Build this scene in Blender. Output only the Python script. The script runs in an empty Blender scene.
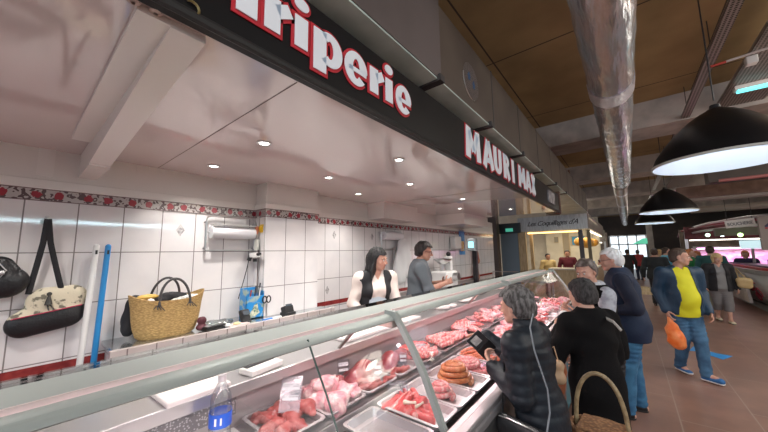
import bpy, bmesh, math, random
import numpy as np
from mathutils import Vector, Matrix, Euler
random.seed(4)
SC = bpy.context.scene
COL = SC.collection
# ---------------------------------------------------------------- camera
F_PX = 299.0
def _d(u, v):
    a = Vector(((u-384)/F_PX, -(v-216)/F_PX, -1.0)); return a.normalized()
_Y = _d(628, 248.5); _X = -_d(12, 258); _X = (_X - _X.dot(_Y)*_Y).normalized(); _Z = _X.cross(_Y)
cam_data = bpy.data.cameras.new('camera'); cam = bpy.data.objects.new('camera', cam_data); COL.objects.link(cam)
cam_data.sensor_width = 36; cam_data.lens = F_PX/768*36; cam_data.clip_start = .02; cam_data.clip_end = 200
cam.matrix_world = Matrix.Translation((0, 0, 1.75)) @ Matrix((_X, _Y, _Z)).to_4x4()
SC.camera = cam
# ---------------------------------------------------------------- world, exposure
W = bpy.data.worlds.new('world'); SC.world = W; W.use_nodes = True
W.node_tree.nodes['Background'].inputs[0].default_value = (.80, .86, 1.0, 1)
W.node_tree.nodes['Background'].inputs[1].default_value = 0.55
SC.view_settings.view_transform = 'Standard'; SC.view_settings.look = 'None'
SC.view_settings.gamma = 1; SC.view_settings.use_curve_mapping = False
SC.view_settings.exposure = 0.35
SC.cycles.transparent_max_bounces = 40
def area(name, loc, size, power, col=(1, 1, 1), rot=(0, 0, 0), sy=None):
    l = bpy.data.lights.new(name, 'AREA'); l.energy = power; l.color = col; l.size = size
    if sy: l.shape = 'RECTANGLE'; l.size_y = sy
    o = bpy.data.objects.new(name, l); COL.objects.link(o); o.location = loc; o.rotation_euler = rot; return o
def spot(name, loc, power, col=(1, 1, 1), ang=120, blend=.6, rad=.04, rot=(0, 0, 0)):
    l = bpy.data.lights.new(name, 'SPOT'); l.energy = power; l.color = col; l.spot_size = math.radians(ang)
    l.spot_blend = blend; l.shadow_soft_size = rad
    o = bpy.data.objects.new(name, l); COL.objects.link(o); o.location = loc; o.rotation_euler = rot; return o
# added unseen area lamps: soft fill from behind and right of the shopper
area('fill_rear', (2.5, -5, 4.0), 7, 150, (.86, .92, 1.0), (math.radians(68), 0, math.radians(12)), 2.6)
area('fill_right', (8.3, 9, 4.3), 12, 260, (1, .93, .84), (math.radians(62), 0, math.radians(90)), 2.5)
area('fill_overhead_right', (6.2, 4.5, 4.5), 4.5, 310, (.98, .97, .95), (0, 0, 0), 9)  # added overhead fill out of view, lighting the hall softly
area('fill_overhead_rear', (2.5, -3.2, 4.5), 6, 150, (.92, .96, 1.0), (0, 0, 0), 4)
# ---------------------------------------------------------------- materials
MATS = {}
def mat(name, col, rough=.5, metal=0, col2=None, scale=8, detail=3, lo=.4, hi=.6, bump=0, bscale=30, bdist=.01,
        emit=None, es=0, trans=0, ior=1.45, coat=0, spec=.5, vor=False, sss=0, stretch=None):
    if name in MATS: return MATS[name]
    m = bpy.data.materials.new(name); m.use_nodes = True; MATS[name] = m
    N = m.node_tree.nodes; L = m.node_tree.links; b = N['Principled BSDF']
    c = tuple(col)+(1,)
    b.inputs['Base Color'].default_value = c
    b.inputs['Roughness'].default_value = rough; b.inputs['Metallic'].default_value = metal
    b.inputs['Transmission Weight'].default_value = trans; b.inputs['IOR'].default_value = ior
    b.inputs['Coat Weight'].default_value = coat; b.inputs['Coat Roughness'].default_value = .08
    b.inputs['Specular IOR Level'].default_value = spec
    if sss: b.inputs['Subsurface Weight'].default_value = sss; b.inputs['Subsurface Radius'].default_value = (.02, .008, .006); b.inputs['Subsurface Scale'].default_value = .5
    if emit: b.inputs['Emission Color'].default_value = tuple(emit)+(1,); b.inputs['Emission Strength'].default_value = es
    tc = N.new('ShaderNodeTexCoord'); vec = tc.outputs['Object']
    if stretch:
        mp = N.new('ShaderNodeMapping'); mp.inputs['Scale'].default_value = stretch; L.new(vec, mp.inputs[0]); vec = mp.outputs[0]
    if col2:
        n = N.new('ShaderNodeTexVoronoi' if vor else 'ShaderNodeTexNoise'); n.inputs['Scale'].default_value = scale
        if not vor: n.inputs['Detail'].default_value = detail
        r = N.new('ShaderNodeValToRGB'); r.color_ramp.elements[0].position = lo; r.color_ramp.elements[1].position = hi
        r.color_ramp.elements[0].color = c; r.color_ramp.elements[1].color = tuple(col2)+(1,)
        L.new(vec, n.inputs['Vector']); L.new(n.outputs[0], r.inputs[0]); L.new(r.outputs[0], b.inputs['Base Color'])
    if bump:
        n = N.new('ShaderNodeTexNoise'); n.inputs['Scale'].default_value = bscale; n.inputs['Detail'].default_value = 3
        bp = N.new('ShaderNodeBump'); bp.inputs['Strength'].default_value = bump; bp.inputs['Distance'].default_value = bdist
        L.new(vec, n.inputs['Vector']); L.new(n.outputs[0], bp.inputs['Height']); L.new(bp.outputs[0], b.inputs['Normal'])
    return m
def glass_mat(name, tint=(.95, .98, .97), rough=.02, base=.02, gain=1.0):
    m = bpy.data.materials.new(name); m.use_nodes = True; MATS[name] = m
    N = m.node_tree.nodes; L = m.node_tree.links; N.clear()
    o = N.new('ShaderNodeOutputMaterial'); t = N.new('ShaderNodeBsdfTransparent'); g = N.new('ShaderNodeBsdfGlossy'); mx = N.new('ShaderNodeMixShader')
    fr = N.new('ShaderNodeFresnel'); fr.inputs[0].default_value = 1.45
    ad = N.new('ShaderNodeMath'); ad.operation = 'MULTIPLY_ADD'; ad.inputs[1].default_value = gain; ad.inputs[2].default_value = base
    t.inputs[0].default_value = tuple(tint)+(1,); g.inputs['Roughness'].default_value = rough
    L.new(fr.outputs[0], ad.inputs[0]); L.new(ad.outputs[0], mx.inputs[0]); L.new(t.outputs[0], mx.inputs[1]); L.new(g.outputs[0], mx.inputs[2]); L.new(mx.outputs[0], o.inputs[0])
    return m
# ---------------------------------------------------------------- mesh builder
class MB:
    def __init__(s): s.bm = bmesh.new()
    def _xf(s, vs, rot, c):
        R = Euler(rot).to_matrix() if rot else None
        for v in vs:
            if R: v.co = R @ v.co
            v.co += Vector(c)
    def box(s, c, d, rot=None):
        r = bmesh.ops.create_cube(s.bm, size=1)['verts']
        for v in r: v.co = Vector((v.co.x*d[0], v.co.y*d[1], v.co.z*d[2]))
        s._xf(r, rot, c); return s
    def b2(s, lo, hi):
        return s.box([(a+b)/2 for a, b in zip(lo, hi)], [abs(b-a) for a, b in zip(lo, hi)])
    def cyl(s, p0, p1, r0, r1=None, seg=16, caps=True):
        p0 = Vector(p0); p1 = Vector(p1); d = p1-p0
        r = bmesh.ops.create_cone(s.bm, cap_ends=caps, segments=seg, radius1=r0, radius2=r0 if r1 is None else r1, depth=d.length)['verts']
        q = Vector((0, 0, 1)).rotation_difference(d.normalized())
        for v in r: v.co = q @ v.co + (p0+p1)/2
        return s
    def sph(s, c, r, seg=16, sc=(1, 1, 1), rot=None):
        vs = bmesh.ops.create_uvsphere(s.bm, u_segments=seg, v_segments=max(6, seg//2), radius=r)['verts']
        for v in vs: v.co = Vector((v.co.x*sc[0], v.co.y*sc[1], v.co.z*sc[2]))
        s._xf(vs, rot, c); return s
    def tube(s, pts, r, seg=10, closed=False, flat=None):
        pts = [Vector(p) for p in pts]; n = len(pts); rings = []; prev = None
        for i, p in enumerate(pts):
            a = pts[(i-1) % n] if (closed or i) else p; b = pts[(i+1) % n] if (closed or i < n-1) else p
            t = (b-a).normalized()
            if prev is None:
                u = t.orthogonal().normalized() if flat is None else (Vector(flat)-t*Vector(flat).dot(t)).normalized()
            else: u = (prev-t*prev.dot(t)).normalized()
            prev = u; w = t.cross(u)
            ri = r[i] if isinstance(r, (list, tuple)) and not flat else r
            ru, rw = (ri, ri) if flat is None else r
            rings.append([s.bm.verts.new(p+u*ru*math.cos(2*math.pi*k/seg)+w*rw*math.sin(2*math.pi*k/seg)) for k in range(seg)])
        for i in range(n if closed else n-1):
            A = rings[i]; B = rings[(i+1) % n]
            off = 0
            if closed and i == n-1:
                off = min(range(seg), key=lambda o: (A[0].co-B[o].co).length)
            for k in range(seg):
                s.bm.faces.new((A[k], A[(k+1) % seg], B[(k+1+off) % seg], B[(k+off) % seg]))
        if not closed:
            s.bm.faces.new(rings[0][::-1]); s.bm.faces.new(rings[-1])
        return s
    def lathe(s, prof, c=(0, 0, 0), seg=24, sc=(1, 1)):
        rings = []
        for r, z in prof:
            rings.append([s.bm.verts.new((c[0]+max(r, 1e-4)*sc[0]*math.cos(2*math.pi*k/seg), c[1]+max(r, 1e-4)*sc[1]*math.sin(2*math.pi*k/seg), c[2]+z)) for k in range(seg)])
        for A, B in zip(rings, rings[1:]):
            for k in range(seg): s.bm.faces.new((A[k], A[(k+1) % seg], B[(k+1) % seg], B[k]))
        return s
    def prism(s, poly, axis, lo, hi):
        # poly: 2D points in the other two axes (order x,y,z without the axis)
        def P(p, h):
            q = list(p); q.insert('xyz'.index(axis), h); return q
        A = [s.bm.verts.new(P(p, lo)) for p in poly]; B = [s.bm.verts.new(P(p, hi)) for p in poly]; n = len(poly)
        for k in range(n): s.bm.faces.new((A[k], A[(k+1) % n], B[(k+1) % n], B[k]))
        s.bm.faces.new(A[::-1]); s.bm.faces.new(B); return s
    def sheet(s, prof, axis, lo, hi, th):
        # open profile thickened into a curved plate
        n = len(prof); off = []
        for i, p in enumerate(prof):
            a = prof[max(i-1, 0)]; b = prof[min(i+1, n-1)]
            t = Vector((b[0]-a[0], b[1]-a[1])).normalized(); off.append((p[0]-t.y*th, p[1]+t.x*th))
        return s.prism(list(prof)+off[::-1], axis, lo, hi)
    def build(s, name, m, parent=None, bevel=0, smooth=True, loc=None):
        bmesh.ops.recalc_face_normals(s.bm, faces=s.bm.faces)
        me = bpy.data.meshes.new(name); s.bm.to_mesh(me); s.bm.free()
        o = bpy.data.objects.new(name, me); COL.objects.link(o); me.materials.append(m)
        if smooth:
            for p in me.polygons: p.use_smooth = True
            me.set_sharp_from_angle(angle=math.radians(38))
        if bevel:
            bv = o.modifiers.new('bevel', 'BEVEL'); bv.width = bevel; bv.segments = 2; bv.limit_method = 'ANGLE'; bv.angle_limit = math.radians(40)
        if parent: o.parent = parent
        if loc: o.location = loc
        return o
def tag(o, label, cat, group=None, kind=None):
    o['label'] = label; o['category'] = cat
    if group: o['group'] = group
    if kind: o['kind'] = kind
    return o
def struct(o): o['kind'] = 'structure'; return o
def thing(name, label, cat, loc=(0, 0, 0), rz=0, group=None):
    o = bpy.data.objects.new(name, None); COL.objects.link(o); o.location = loc; o.rotation_euler = (0, 0, rz); o.empty_display_size = .1
    return tag(o, label, cat, group)
KIDS = {}
def dup(root, loc, rz=None, label=None, group=None, scale=None, rot=None, mats=None):
    c = root.copy(); COL.objects.link(c); c.location = loc
    if rz is not None: c.rotation_euler = (0, 0, rz)
    if rot is not None: c.rotation_euler = rot
    if scale is not None: c.scale = (scale,)*3 if not isinstance(scale, tuple) else scale
    if label: c['label'] = label
    if group: c['group'] = group
    def rec(a, b):
        for ch in [x for x in COL.objects if x.parent == a]:
            d = ch.copy(); COL.objects.link(d); d.parent = b; rec(ch, d)
    rec(root, c)
    return c
# ---------------------------------------------------------------- implicit surfaces
def surface_nets(f, lo, h):
    s = f < 0; nx, ny, nz = f.shape
    acc = np.zeros((nx-1, ny-1, nz-1, 3), np.float32); cnt = np.zeros((nx-1, ny-1, nz-1), np.float32)
    corners = [(i, j, k) for i in (0, 1) for j in (0, 1) for k in (0, 1)]
    def sl(c): return tuple(slice(c[a], f.shape[a]-1+c[a]) for a in range(3))
    for a in corners:
        for ax in range(3):
            if a[ax]: continue
            b = list(a); b[ax] = 1
            fa = f[sl(a)]; fb = f[sl(b)]; cr = s[sl(a)] != s[sl(b)]
            t = np.where(cr, fa/np.where(cr, fa-fb, 1), 0)
            cnt += cr
            for k in range(3):
                acc[..., k] += cr*(a[k]+(t if k == ax else 0))
    act = cnt > 0; idx = np.full(act.shape, -1, np.int64); ii = np.argwhere(act); idx[act] = np.arange(len(ii))
    V = (acc[act]/cnt[act][:, None]+ii)*h+np.array(lo)
    Q = []
    for ax in range(3):
        o1, o2 = (ax+1) % 3, (ax+2) % 3
        A = [slice(None)]*3; A[ax] = slice(0, -1); B = [slice(None)]*3; B[ax] = slice(1, None)
        sa = s[tuple(A)]; sb = s[tuple(B)]; cr = np.argwhere(sa != sb)
        ok = (cr[:, o1] > 0) & (cr[:, o2] > 0) & (cr[:, o1] < f.shape[o1]-1) & (cr[:, o2] < f.shape[o2]-1)
        cr = cr[ok]
        def g(d1, d2):
            c = cr.copy(); c[:, o1] -= d1; c[:, o2] -= d2; return idx[c[:, 0], c[:, 1], c[:, 2]]
        q = np.stack([g(1, 1), g(0, 1), g(0, 0), g(1, 0)], 1)
        flip = ~sa[cr[:, 0], cr[:, 1], cr[:, 2]]
        q[flip] = q[flip][:, ::-1]; Q.append(q)
    return V, np.concatenate(Q)
class SDF:
    """list of ops; C = tapered capsule, E = ellipsoid"""
    def __init__(s, h): s.h = h; s.ops = []; s.cuts = []; s.disp = None
    def C(s, a, b, r0, r1=None, k=.03, flat=None, fs=1.0):
        r1 = r0 if r1 is None else r1
        a = np.array(a, float); b = np.array(b, float)
        n = None if flat is None else np.array(flat, float)/np.linalg.norm(flat)
        def fn(X, Y, Z):
            ab = b-a; L2 = max(ab.dot(ab), 1e-9)
            px, py, pz = X-a[0], Y-a[1], Z-a[2]
            t = np.clip((px*ab[0]+py*ab[1]+pz*ab[2])/L2, 0, 1)
            vx, vy, vz = px-t*ab[0], py-t*ab[1], pz-t*ab[2]
            q = vx*vx+vy*vy+vz*vz
            if n is not None:
                vn = vx*n[0]+vy*n[1]+vz*n[2]; q = q+vn*vn*(fs*fs-1)
            return np.sqrt(q)-(r0+(r1-r0)*t)
        R = max(r0, r1); s.ops.append(('+', fn, np.minimum(a, b)-R, np.maximum(a, b)+R, k)); return s
    def E(s, c, rad, R=None, k=.03, op='+'):
        c = np.array(c, float); rad = np.array(rad, float); R = np.eye(3) if R is None else np.array(R)
        def fn(X, Y, Z):
            px, py, pz = X-c[0], Y-c[1], Z-c[2]
            q = [(px*R[0][i]+py*R[1][i]+pz*R[2][i]) for i in range(3)]
            k0 = np.sqrt(sum((q[i]/rad[i])**2 for i in range(3))); k1 = np.sqrt(sum((q[i]/rad[i]**2)**2 for i in range(3)))+1e-6
            return k0*(k0-1)/k1
        m = max(rad); s.ops.append((op, fn, c-m, c+m, k)); return s
    def cut(s, fn): s.cuts.append(fn); return s   # keep where fn < 0
    def grid(s):
        P = [o for o in s.ops if o[0] == '+']
        lo = np.min([o[2] for o in P], 0)-4*s.h-.012; hi = np.max([o[3] for o in P], 0)+4*s.h+.012
        n = np.ceil((hi-lo)/s.h).astype(int)+1
        f = np.full(n, 9., np.float32); ax = [(lo[i]+np.arange(n[i])*s.h).astype(np.float32) for i in range(3)]
        for op, fn, a, b, k in s.ops:
            pad = k+4*s.h+.012
            i0 = np.clip(((a-pad-lo)/s.h).astype(int), 0, n-1); i1 = np.clip(((b+pad-lo)/s.h).astype(int)+1, 1, n)
            if (i1 <= i0).any(): continue
            S = tuple(slice(i0[q], i1[q]) for q in range(3))
            d = fn(ax[0][S[0]][:, None, None], ax[1][S[1]][None, :, None], ax[2][S[2]][None, None, :])
            o = f[S]
            if op == '-': d = -d; o = -o; 
            if k > 0:
                hh = np.clip(k-np.abs(o-d if op == '+' else (-o)-d), 0, None)/k
                r = np.minimum(o, d)-hh*hh*k*.25 if op == '+' else np.maximum(-o, d)+hh*hh*k*.25
            else: r = np.minimum(o, d) if op == '+' else np.maximum(-o, d)
            f[S] = r
        X, Y, Z = ax[0][:, None, None], ax[1][None, :, None], ax[2][None, None, :]
        if s.disp is not None: f = f+s.disp(X, Y, Z)
        for c in s.cuts: f = np.maximum(f, c(X, Y, Z))
        return f.astype(np.float32), lo
    def mesh(s):
        f, lo = s.grid(); f[0] = f[-1] = 1; f[:, 0] = f[:, -1] = 1; f[:, :, 0] = f[:, :, -1] = 1
        return surface_nets(f, lo, s.h)
def mesh_obj(name, VQ, m, parent=None, loc=None):
    Vs = []; Qs = []; o = 0
    for V, Q in VQ: Vs.append(V); Qs.append(Q+o); o += len(V)
    V = np.concatenate(Vs); Q = np.concatenate(Qs)
    me = bpy.data.meshes.new(name); me.from_pydata(V.tolist(), [], Q.tolist()); me.update()
    me.materials.append(m)
    for p in me.polygons: p.use_smooth = True
    ob = bpy.data.objects.new(name, me); COL.objects.link(ob)
    if parent: ob.parent = parent
    if loc: ob.location = loc
    return ob
def wob(amp, f, ph=0):
    return lambda X, Y, Z: amp*((np.sin(f*X+ph+1.3*np.sin(f*.7*Z+ph))*np.sin(f*.9*Y+1.1*ph)+np.sin(f*1.1*Z+2*ph+np.sin(f*.6*X)))*.6+.45*np.sin(2.3*f*X+1.7*f*Y+2)*np.sin(2.1*f*Y-1.3*f*Z+1.9*np.sin(f*X)))
def text_mesh(name, body, size, m, parent=None, offset=0, extrude=.004, shear=0, sx=1.0, space=1.0, M=None, center=False):
    cu = bpy.data.curves.new(name, 'FONT'); cu.body = body; cu.size = size; cu.offset = offset; cu.extrude = extrude; cu.shear = shear; cu.space_character = space
    if center: cu.align_x = 'CENTER'
    t = bpy.data.objects.new(name, cu); COL.objects.link(t); bpy.context.view_layer.update()
    me = bpy.data.meshes.new_from_object(t.evaluated_get(bpy.context.evaluated_depsgraph_get()))
    bpy.data.objects.remove(t); 
    X = Matrix.Diagonal((sx, 1, 1, 1)); me.transform((M or Matrix()) @ X); me.materials.clear(); me.materials.append(m)
    o = bpy.data.objects.new(name, me); COL.objects.link(o)
    if parent: o.parent = parent
    return o
# ================================================================= shared materials
def node_mat(name, rough=.4, metal=0, spec=.5, coat=0):
    m = bpy.data.materials.new(name); m.use_nodes = True; MATS[name] = m
    b = m.node_tree.nodes['Principled BSDF']; b.inputs['Roughness'].default_value = rough; b.inputs['Metallic'].default_value = metal
    b.inputs['Specular IOR Level'].default_value = spec; b.inputs['Coat Weight'].default_value = coat
    return m, m.node_tree.nodes, m.node_tree.links, b
def tiled(name, c1, c2, mortar, bw, rh, ms, mode, off=(0, 0), rough=.1, offset=0, coat=0, var=.5, nscale=3.0, mrough=.8, bump=.25):
    m, N, L, b = node_mat(name, rough, coat=coat)
    tc = N.new('ShaderNodeTexCoord'); sx = N.new('ShaderNodeSeparateXYZ'); cb = N.new('ShaderNodeCombineXYZ'); L.new(tc.outputs['Object'], sx.inputs[0])
    def add(a, k):
        n = N.new('ShaderNodeMath'); n.operation = 'ADD'; L.new(a, n.inputs[0])
        if isinstance(k, (int, float)): n.inputs[1].default_value = k
        else: L.new(k, n.inputs[1])
        return n.outputs[0]
    if mode == 'wall': u = add(sx.outputs[1], sx.outputs[0]); v = sx.outputs[2]
    else: u = sx.outputs[1]; v = sx.outputs[0]
    L.new(add(u, off[0]), cb.inputs[0]); L.new(add(v, off[1]), cb.inputs[1])
    br = N.new('ShaderNodeTexBrick'); br.offset = offset; br.squash = 1; br.inputs['Scale'].default_value = 1
    br.inputs['Brick Width'].default_value = bw; br.inputs['Row Height'].default_value = rh; br.inputs['Mortar Size'].default_value = ms
    br.inputs['Mortar Smooth'].default_value = .1; br.inputs['Bias'].default_value = 0
    no = N.new('ShaderNodeTexNoise'); no.inputs['Scale'].default_value = nscale; no.inputs['Detail'].default_value = 6; L.new(tc.outputs['Object'], no.inputs['Vector'])
    r = N.new('ShaderNodeValToRGB'); r.color_ramp.elements[0].position = .38; r.color_ramp.elements[1].position = .62
    r.color_ramp.elements[0].color = tuple(c1)+(1,); r.color_ramp.elements[1].color = tuple(c2)+(1,); L.new(no.outputs[0], r.inputs[0])
    L.new(r.outputs[0], br.inputs['Color1']); L.new(r.outputs[0], br.inputs['Color2']); br.inputs['Mortar'].default_value = tuple(mortar)+(1,)
    L.new(cb.outputs[0], br.inputs['Vector']); L.new(br.outputs['Color'], b.inputs['Base Color'])
    mr = N.new('ShaderNodeMapRange'); mr.inputs[3].default_value = rough; mr.inputs[4].default_value = mrough; L.new(br.outputs['Fac'], mr.inputs[0]); L.new(mr.outputs[0], b.inputs['Roughness'])
    bp = N.new('ShaderNodeBump'); bp.invert = True; bp.inputs['Strength'].default_value = bump; bp.inputs['Distance'].default_value = .002; L.new(br.outputs['Fac'], bp.inputs['Height']); L.new(bp.outputs[0], b.inputs['Normal'])
    return m
TILE = tiled('wall_tile', (.80, .77, .76), (.72, .70, .70), (.22, .20, .19), .24, .34, .0035, 'wall', (-.0, -.08+.0), .05)
FLOORM = tiled('floor_tile', (.285, .158, .118), (.225, .128, .10), (.36, .27, .22), 1.2, .6, .006, 'floor', (.35, -.26+.6), .40, offset=.5, nscale=2.2, mrough=.6, bump=.05)
STEEL = mat('steel', (.62, .62, .62), .28, 1, bump=.05, bscale=60)
STEELB = mat('steel_brushed', (.52, .54, .53), .38, 1, bump=.1, bscale=20, stretch=(40, 1, 40))
ALU = mat('case_aluminium', (.33, .365, .345), .52, .25, bump=.03, bscale=8)
WHITE = mat('white_plastic', (.85, .84, .82), .35, bump=.02, bscale=60)
BLACKP = mat('black_plastic', (.02, .02, .022), .35, bump=.02, bscale=60)
BLACKM = mat('black_paint', (.008, .008, .009), .35, bump=.03, bscale=4, spec=.3)
CREAM = mat('cream_panel', (.82, .79, .74), .25, bump=.02, bscale=5)
GLASS = glass_mat('case_glass', (.98, .99, .985), .03, .004, .13)
# border with little red flowers and dark scrolls
def border_mat():
    m, N, L, b = node_mat('floral_border', .12)
    tc = N.new('ShaderNodeTexCoord'); sx = N.new('ShaderNodeSeparateXYZ'); L.new(tc.outputs['Object'], sx.inputs[0])
    def M(op, a, k=0, k2=None):
        n = N.new('ShaderNodeMath'); n.operation = op
        for i, q in enumerate((a, k, k2)):
            if q is None: continue
            if isinstance(q, (int, float)): n.inputs[i].default_value = q
            else: L.new(q, n.inputs[i])
        return n.outputs[0]
    u = M('ADD', sx.outputs[1], sx.outputs[0]); u = M('DIVIDE', M('ADD', u, .02), .24); fu = M('MULTIPLY', M('SUBTRACT', M('FRACT', u), .5), .24); fv = M('SUBTRACT', sx.outputs[2], 2.15)
    d = M('SQRT', M('ADD', M('MULTIPLY', M('SUBTRACT', M('ABSOLUTE', fu), .050), M('SUBTRACT', M('ABSOLUTE', fu), .050)), M('MULTIPLY', fv, fv)))
    no = N.new('ShaderNodeTexNoise'); no.inputs['Scale'].default_value = 60; L.new(tc.outputs['Object'], no.inputs['Vector'])
    d2 = M('ADD', d, M('MULTIPLY', M('SUBTRACT', no.outputs[0], .5), .03))
    red = M('LESS_THAN', d2, .0235)
    wv = N.new('ShaderNodeTexWave'); wv.inputs['Scale'].default_value = 28; wv.inputs['Distortion'].default_value = 9; wv.inputs['Detail'].default_value = 1; L.new(tc.outputs['Object'], wv.inputs['Vector'])
    dark = M('GREATER_THAN', wv.outputs[1], .58)
    edge = M('GREATER_THAN', M('ABSOLUTE', fv), .0345)
    m1 = N.new('ShaderNodeMixRGB'); m1.inputs[1].default_value = (.50, .45, .43, 1); m1.inputs[2].default_value = (.13, .09, .09, 1); L.new(dark, m1.inputs[0])
    m2 = N.new('ShaderNodeMixRGB'); m2.inputs[2].default_value = (.34, .045, .06, 1); L.new(red, m2.inputs[0]); L.new(m1.outputs[0], m2.inputs[1])
    m3 = N.new('ShaderNodeMixRGB'); m3.inputs[2].default_value = (.20, .13, .13, 1); L.new(edge, m3.inputs[0]); L.new(m2.outputs[0], m3.inputs[1])
    L.new(m3.outputs[0], b.inputs['Base Color']); return m
BORDER = border_mat()
# ================================================================= market hall shell
struct(MB().b2((-9, -7, -.2), (12, 34, 0)).build('floor', FLOORM, smooth=False))
def ceil_mat():
    m = tiled('ceiling_board', (.42, .29, .14), (.31, .21, .10), (.07, .05, .035), 2.4, 1.25, .012, 'floor', (.4, .1), .85, nscale=1.1)
    return m
struct(MB().b2((-9, -7, 4.6), (12, 34, 4.75)).build('ceiling', ceil_mat(), smooth=False))
CONC = mat('concrete', (.50, .45, .42), .85, col2=(.36, .33, .31), scale=2.5, detail=8, bump=.2, bscale=12)
for y in (7.55, 12.05, 16.55, 21.05, 25.55):
    struct(MB().b2((-9, y, 4.08), (12, y+.85, 4.62)).build('trim_%d' % int(y), CONC, smooth=False))
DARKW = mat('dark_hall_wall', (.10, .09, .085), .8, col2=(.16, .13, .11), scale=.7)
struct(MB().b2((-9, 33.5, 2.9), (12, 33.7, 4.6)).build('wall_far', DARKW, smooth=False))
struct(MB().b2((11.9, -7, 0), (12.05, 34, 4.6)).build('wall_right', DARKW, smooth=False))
# glazed entrance at the far end
WINM = mat('daylit_glass', (.8, .9, 1), .3, emit=(.80, .92, 1.0), es=1.15)
def far_window(n, x0, x1):
    w = struct(MB().b2((x0, 33.52, .0), (x1, 33.6, 2.9)).build('window_%d' % n, WINM, smooth=False))
    f = MB()
    for x in np.linspace(x0, x1, 5): f.b2((x-.05, 33.4, 0), (x+.05, 33.52, 2.9))
    for z in (1.0, 2.1, 2.85): f.b2((x0, 33.4, z-.05), (x1, 33.52, z+.05))
    struct(f.build('window_frame', STEEL, w, smooth=False))
far_window(1, -1.2, 1.25)
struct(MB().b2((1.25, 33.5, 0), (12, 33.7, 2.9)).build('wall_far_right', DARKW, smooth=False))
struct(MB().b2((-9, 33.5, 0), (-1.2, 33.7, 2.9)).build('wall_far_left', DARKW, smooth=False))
# blue arrow sticker on the floor
st = MB(); st.prism([(.75, 7.78), (.66, 7.42), (.76, 7.46), (1.0, 7.14), (1.16, 7.45), (.98, 7.50)], 'z', .001, .003)
a = tag(st.build('floor_sticker', mat('blue_sticker', (.03, .30, .75), .4, bump=.02), smooth=False), 'bright blue floor sticker with a white mark beside the walking man', 'sticker')
sk = MB(); sk.prism([(.80, 7.50), (.84, 7.49), (.94, 7.55), (.90, 7.56)], 'z', .003, .004); sk.prism([(.84, 7.40), (.88, 7.42), (.86, 7.60), (.82, 7.58)], 'z', .003, .004); sk.build('white_mark', WHITE, a, smooth=False)
# ================================================================= stall walls
wl = struct(MB().b2((-3.1, -3, 0), (-2.9, 8.4, 2.11)).build('wall_left', TILE, smooth=False))
struct(MB().b2((-3.09, -3, 2.11), (-2.893, 1.52, 2.19)).b2((-3.09, 2.15, 2.11), (-2.893, 8.4, 2.19)).build('tile_border', BORDER, wl, smooth=False))
struct(MB().b2((-3.09, -3, 2.19), (-2.885, 8.4, 2.25)).build('cornice', CREAM, wl, bevel=.004, smooth=False))
UP = mat('upper_panel', (.78, .75, .70), .18, bump=.02, bscale=3)
struct(MB().b2((-3.09, -3, 2.25), (-2.895, 8.4, 2.52)).build('upper_panel', UP, wl, smooth=False))
struct(MB().b2((-3.05, .05, 2.27), (-2.885, .125, 2.452)).b2((-3.05, -.35, 2.27), (-2.89, -.345, 2.452)).b2((-3.05, .55, 2.40), (-2.888, .553, 2.45)).build('panel_batten', CREAM, wl, smooth=False))
REDT = mat('red_edge_tile', (.30, .045, .04), .2, col2=(.22, .03, .03), scale=20)
struct(MB().b2((-3.05, -3, 1.03), (-2.896, 1.4, 1.085)).b2((-3.05, 2.3, 1.12), (-2.896, 8.3, 1.17)).build('red_border', REDT, wl, smooth=False))
dm = MB()
for y, z in ((.87, 1.96), (2.57, 1.98), (2.46, 1.30), (3.3, 1.98), (4.9, 1.9)):
    dm.prism([(y-.03, z), (y, z-.05), (y+.03, z), (y, z+.05)], 'x', -2.905, -2.8965)
struct(dm.build('diamond_inlay', mat('grey_inlay', (.30, .29, .29), .2, col2=(.6, .58, .57), scale=60), wl, smooth=False))
pl = struct(MB().b2((-2.95, 1.52, 0), (-2.70, 2.15, 2.11)).build('trim_pillar', TILE, smooth=False))
struct(MB().b2((-2.95, 1.513, 2.11), (-2.693, 2.157, 2.19)).build('tile_border', BORDER, pl, smooth=False))
struct(MB().b2((-2.95, 1.50, 2.19), (-2.675, 2.17, 2.24)).build('cornice', CREAM, pl, bevel=.004, smooth=False))
struct(MB().b2((-2.95, 1.52, 2.24), (-2.70, 2.15, 2.452)).build('upper_panel', UP, pl, smooth=False))
# boxed-in soffits high on the wall
struct(MB().b2((-2.95, 3.2, 2.22), (-2.58, 4.05, 2.452)).b2((-2.95, 5.2, 2.25), (-2.3, 6.4, 2.452)).build('trim_soffit', UP, smooth=False))
# stall ceiling: lacquered panels mirroring the wall, pink bounce light put in the colour
CEILP = mat('lacquered_panel', (.76, .67, .645), .04, coat=1.0, bump=.0007, bscale=1.5, bdist=.01, spec=.7)
sc_ = struct(MB().b2((-2.9, -3, 2.452), (-.99, 6.3, 2.475)).build('ceiling_stall', CEILP, smooth=False))
struct(MB().b2((-2.88, .678, 2.4505), (-1.0, .682, 2.453)).b2((-2.88, 3.4, 2.4505), (-1, 3.405, 2.453)).build('panel_joint', mat('joint_dark', (.12, .09, .08), .7, bump=.01), sc_, smooth=False))
# stepped brace beam under the stall ceiling
bm_ = struct(MB().b2((-2.9, .24, 2.29), (-2.43, .335, 2.45)).build('trim_beam', CREAM, smooth=False))
struct(MB().prism([(-2.43, 2.30), (-1.0, 2.425), (-1.0, 2.45), (-2.43, 2.45)], 'y', .24, .335).build('brace', CREAM, bm_, smooth=False))
struct(MB().b2((-2.45, .16, 2.43), (-1.0, .24, 2.449)).build('cover_strip', CREAM, bm_, smooth=False))
# seller side floor: raised red-brown platform
struct(MB().b2((-2.9, -2, 0), (-1.72, 8, .20)).build('floor_platform', REDT, smooth=False))
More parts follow.
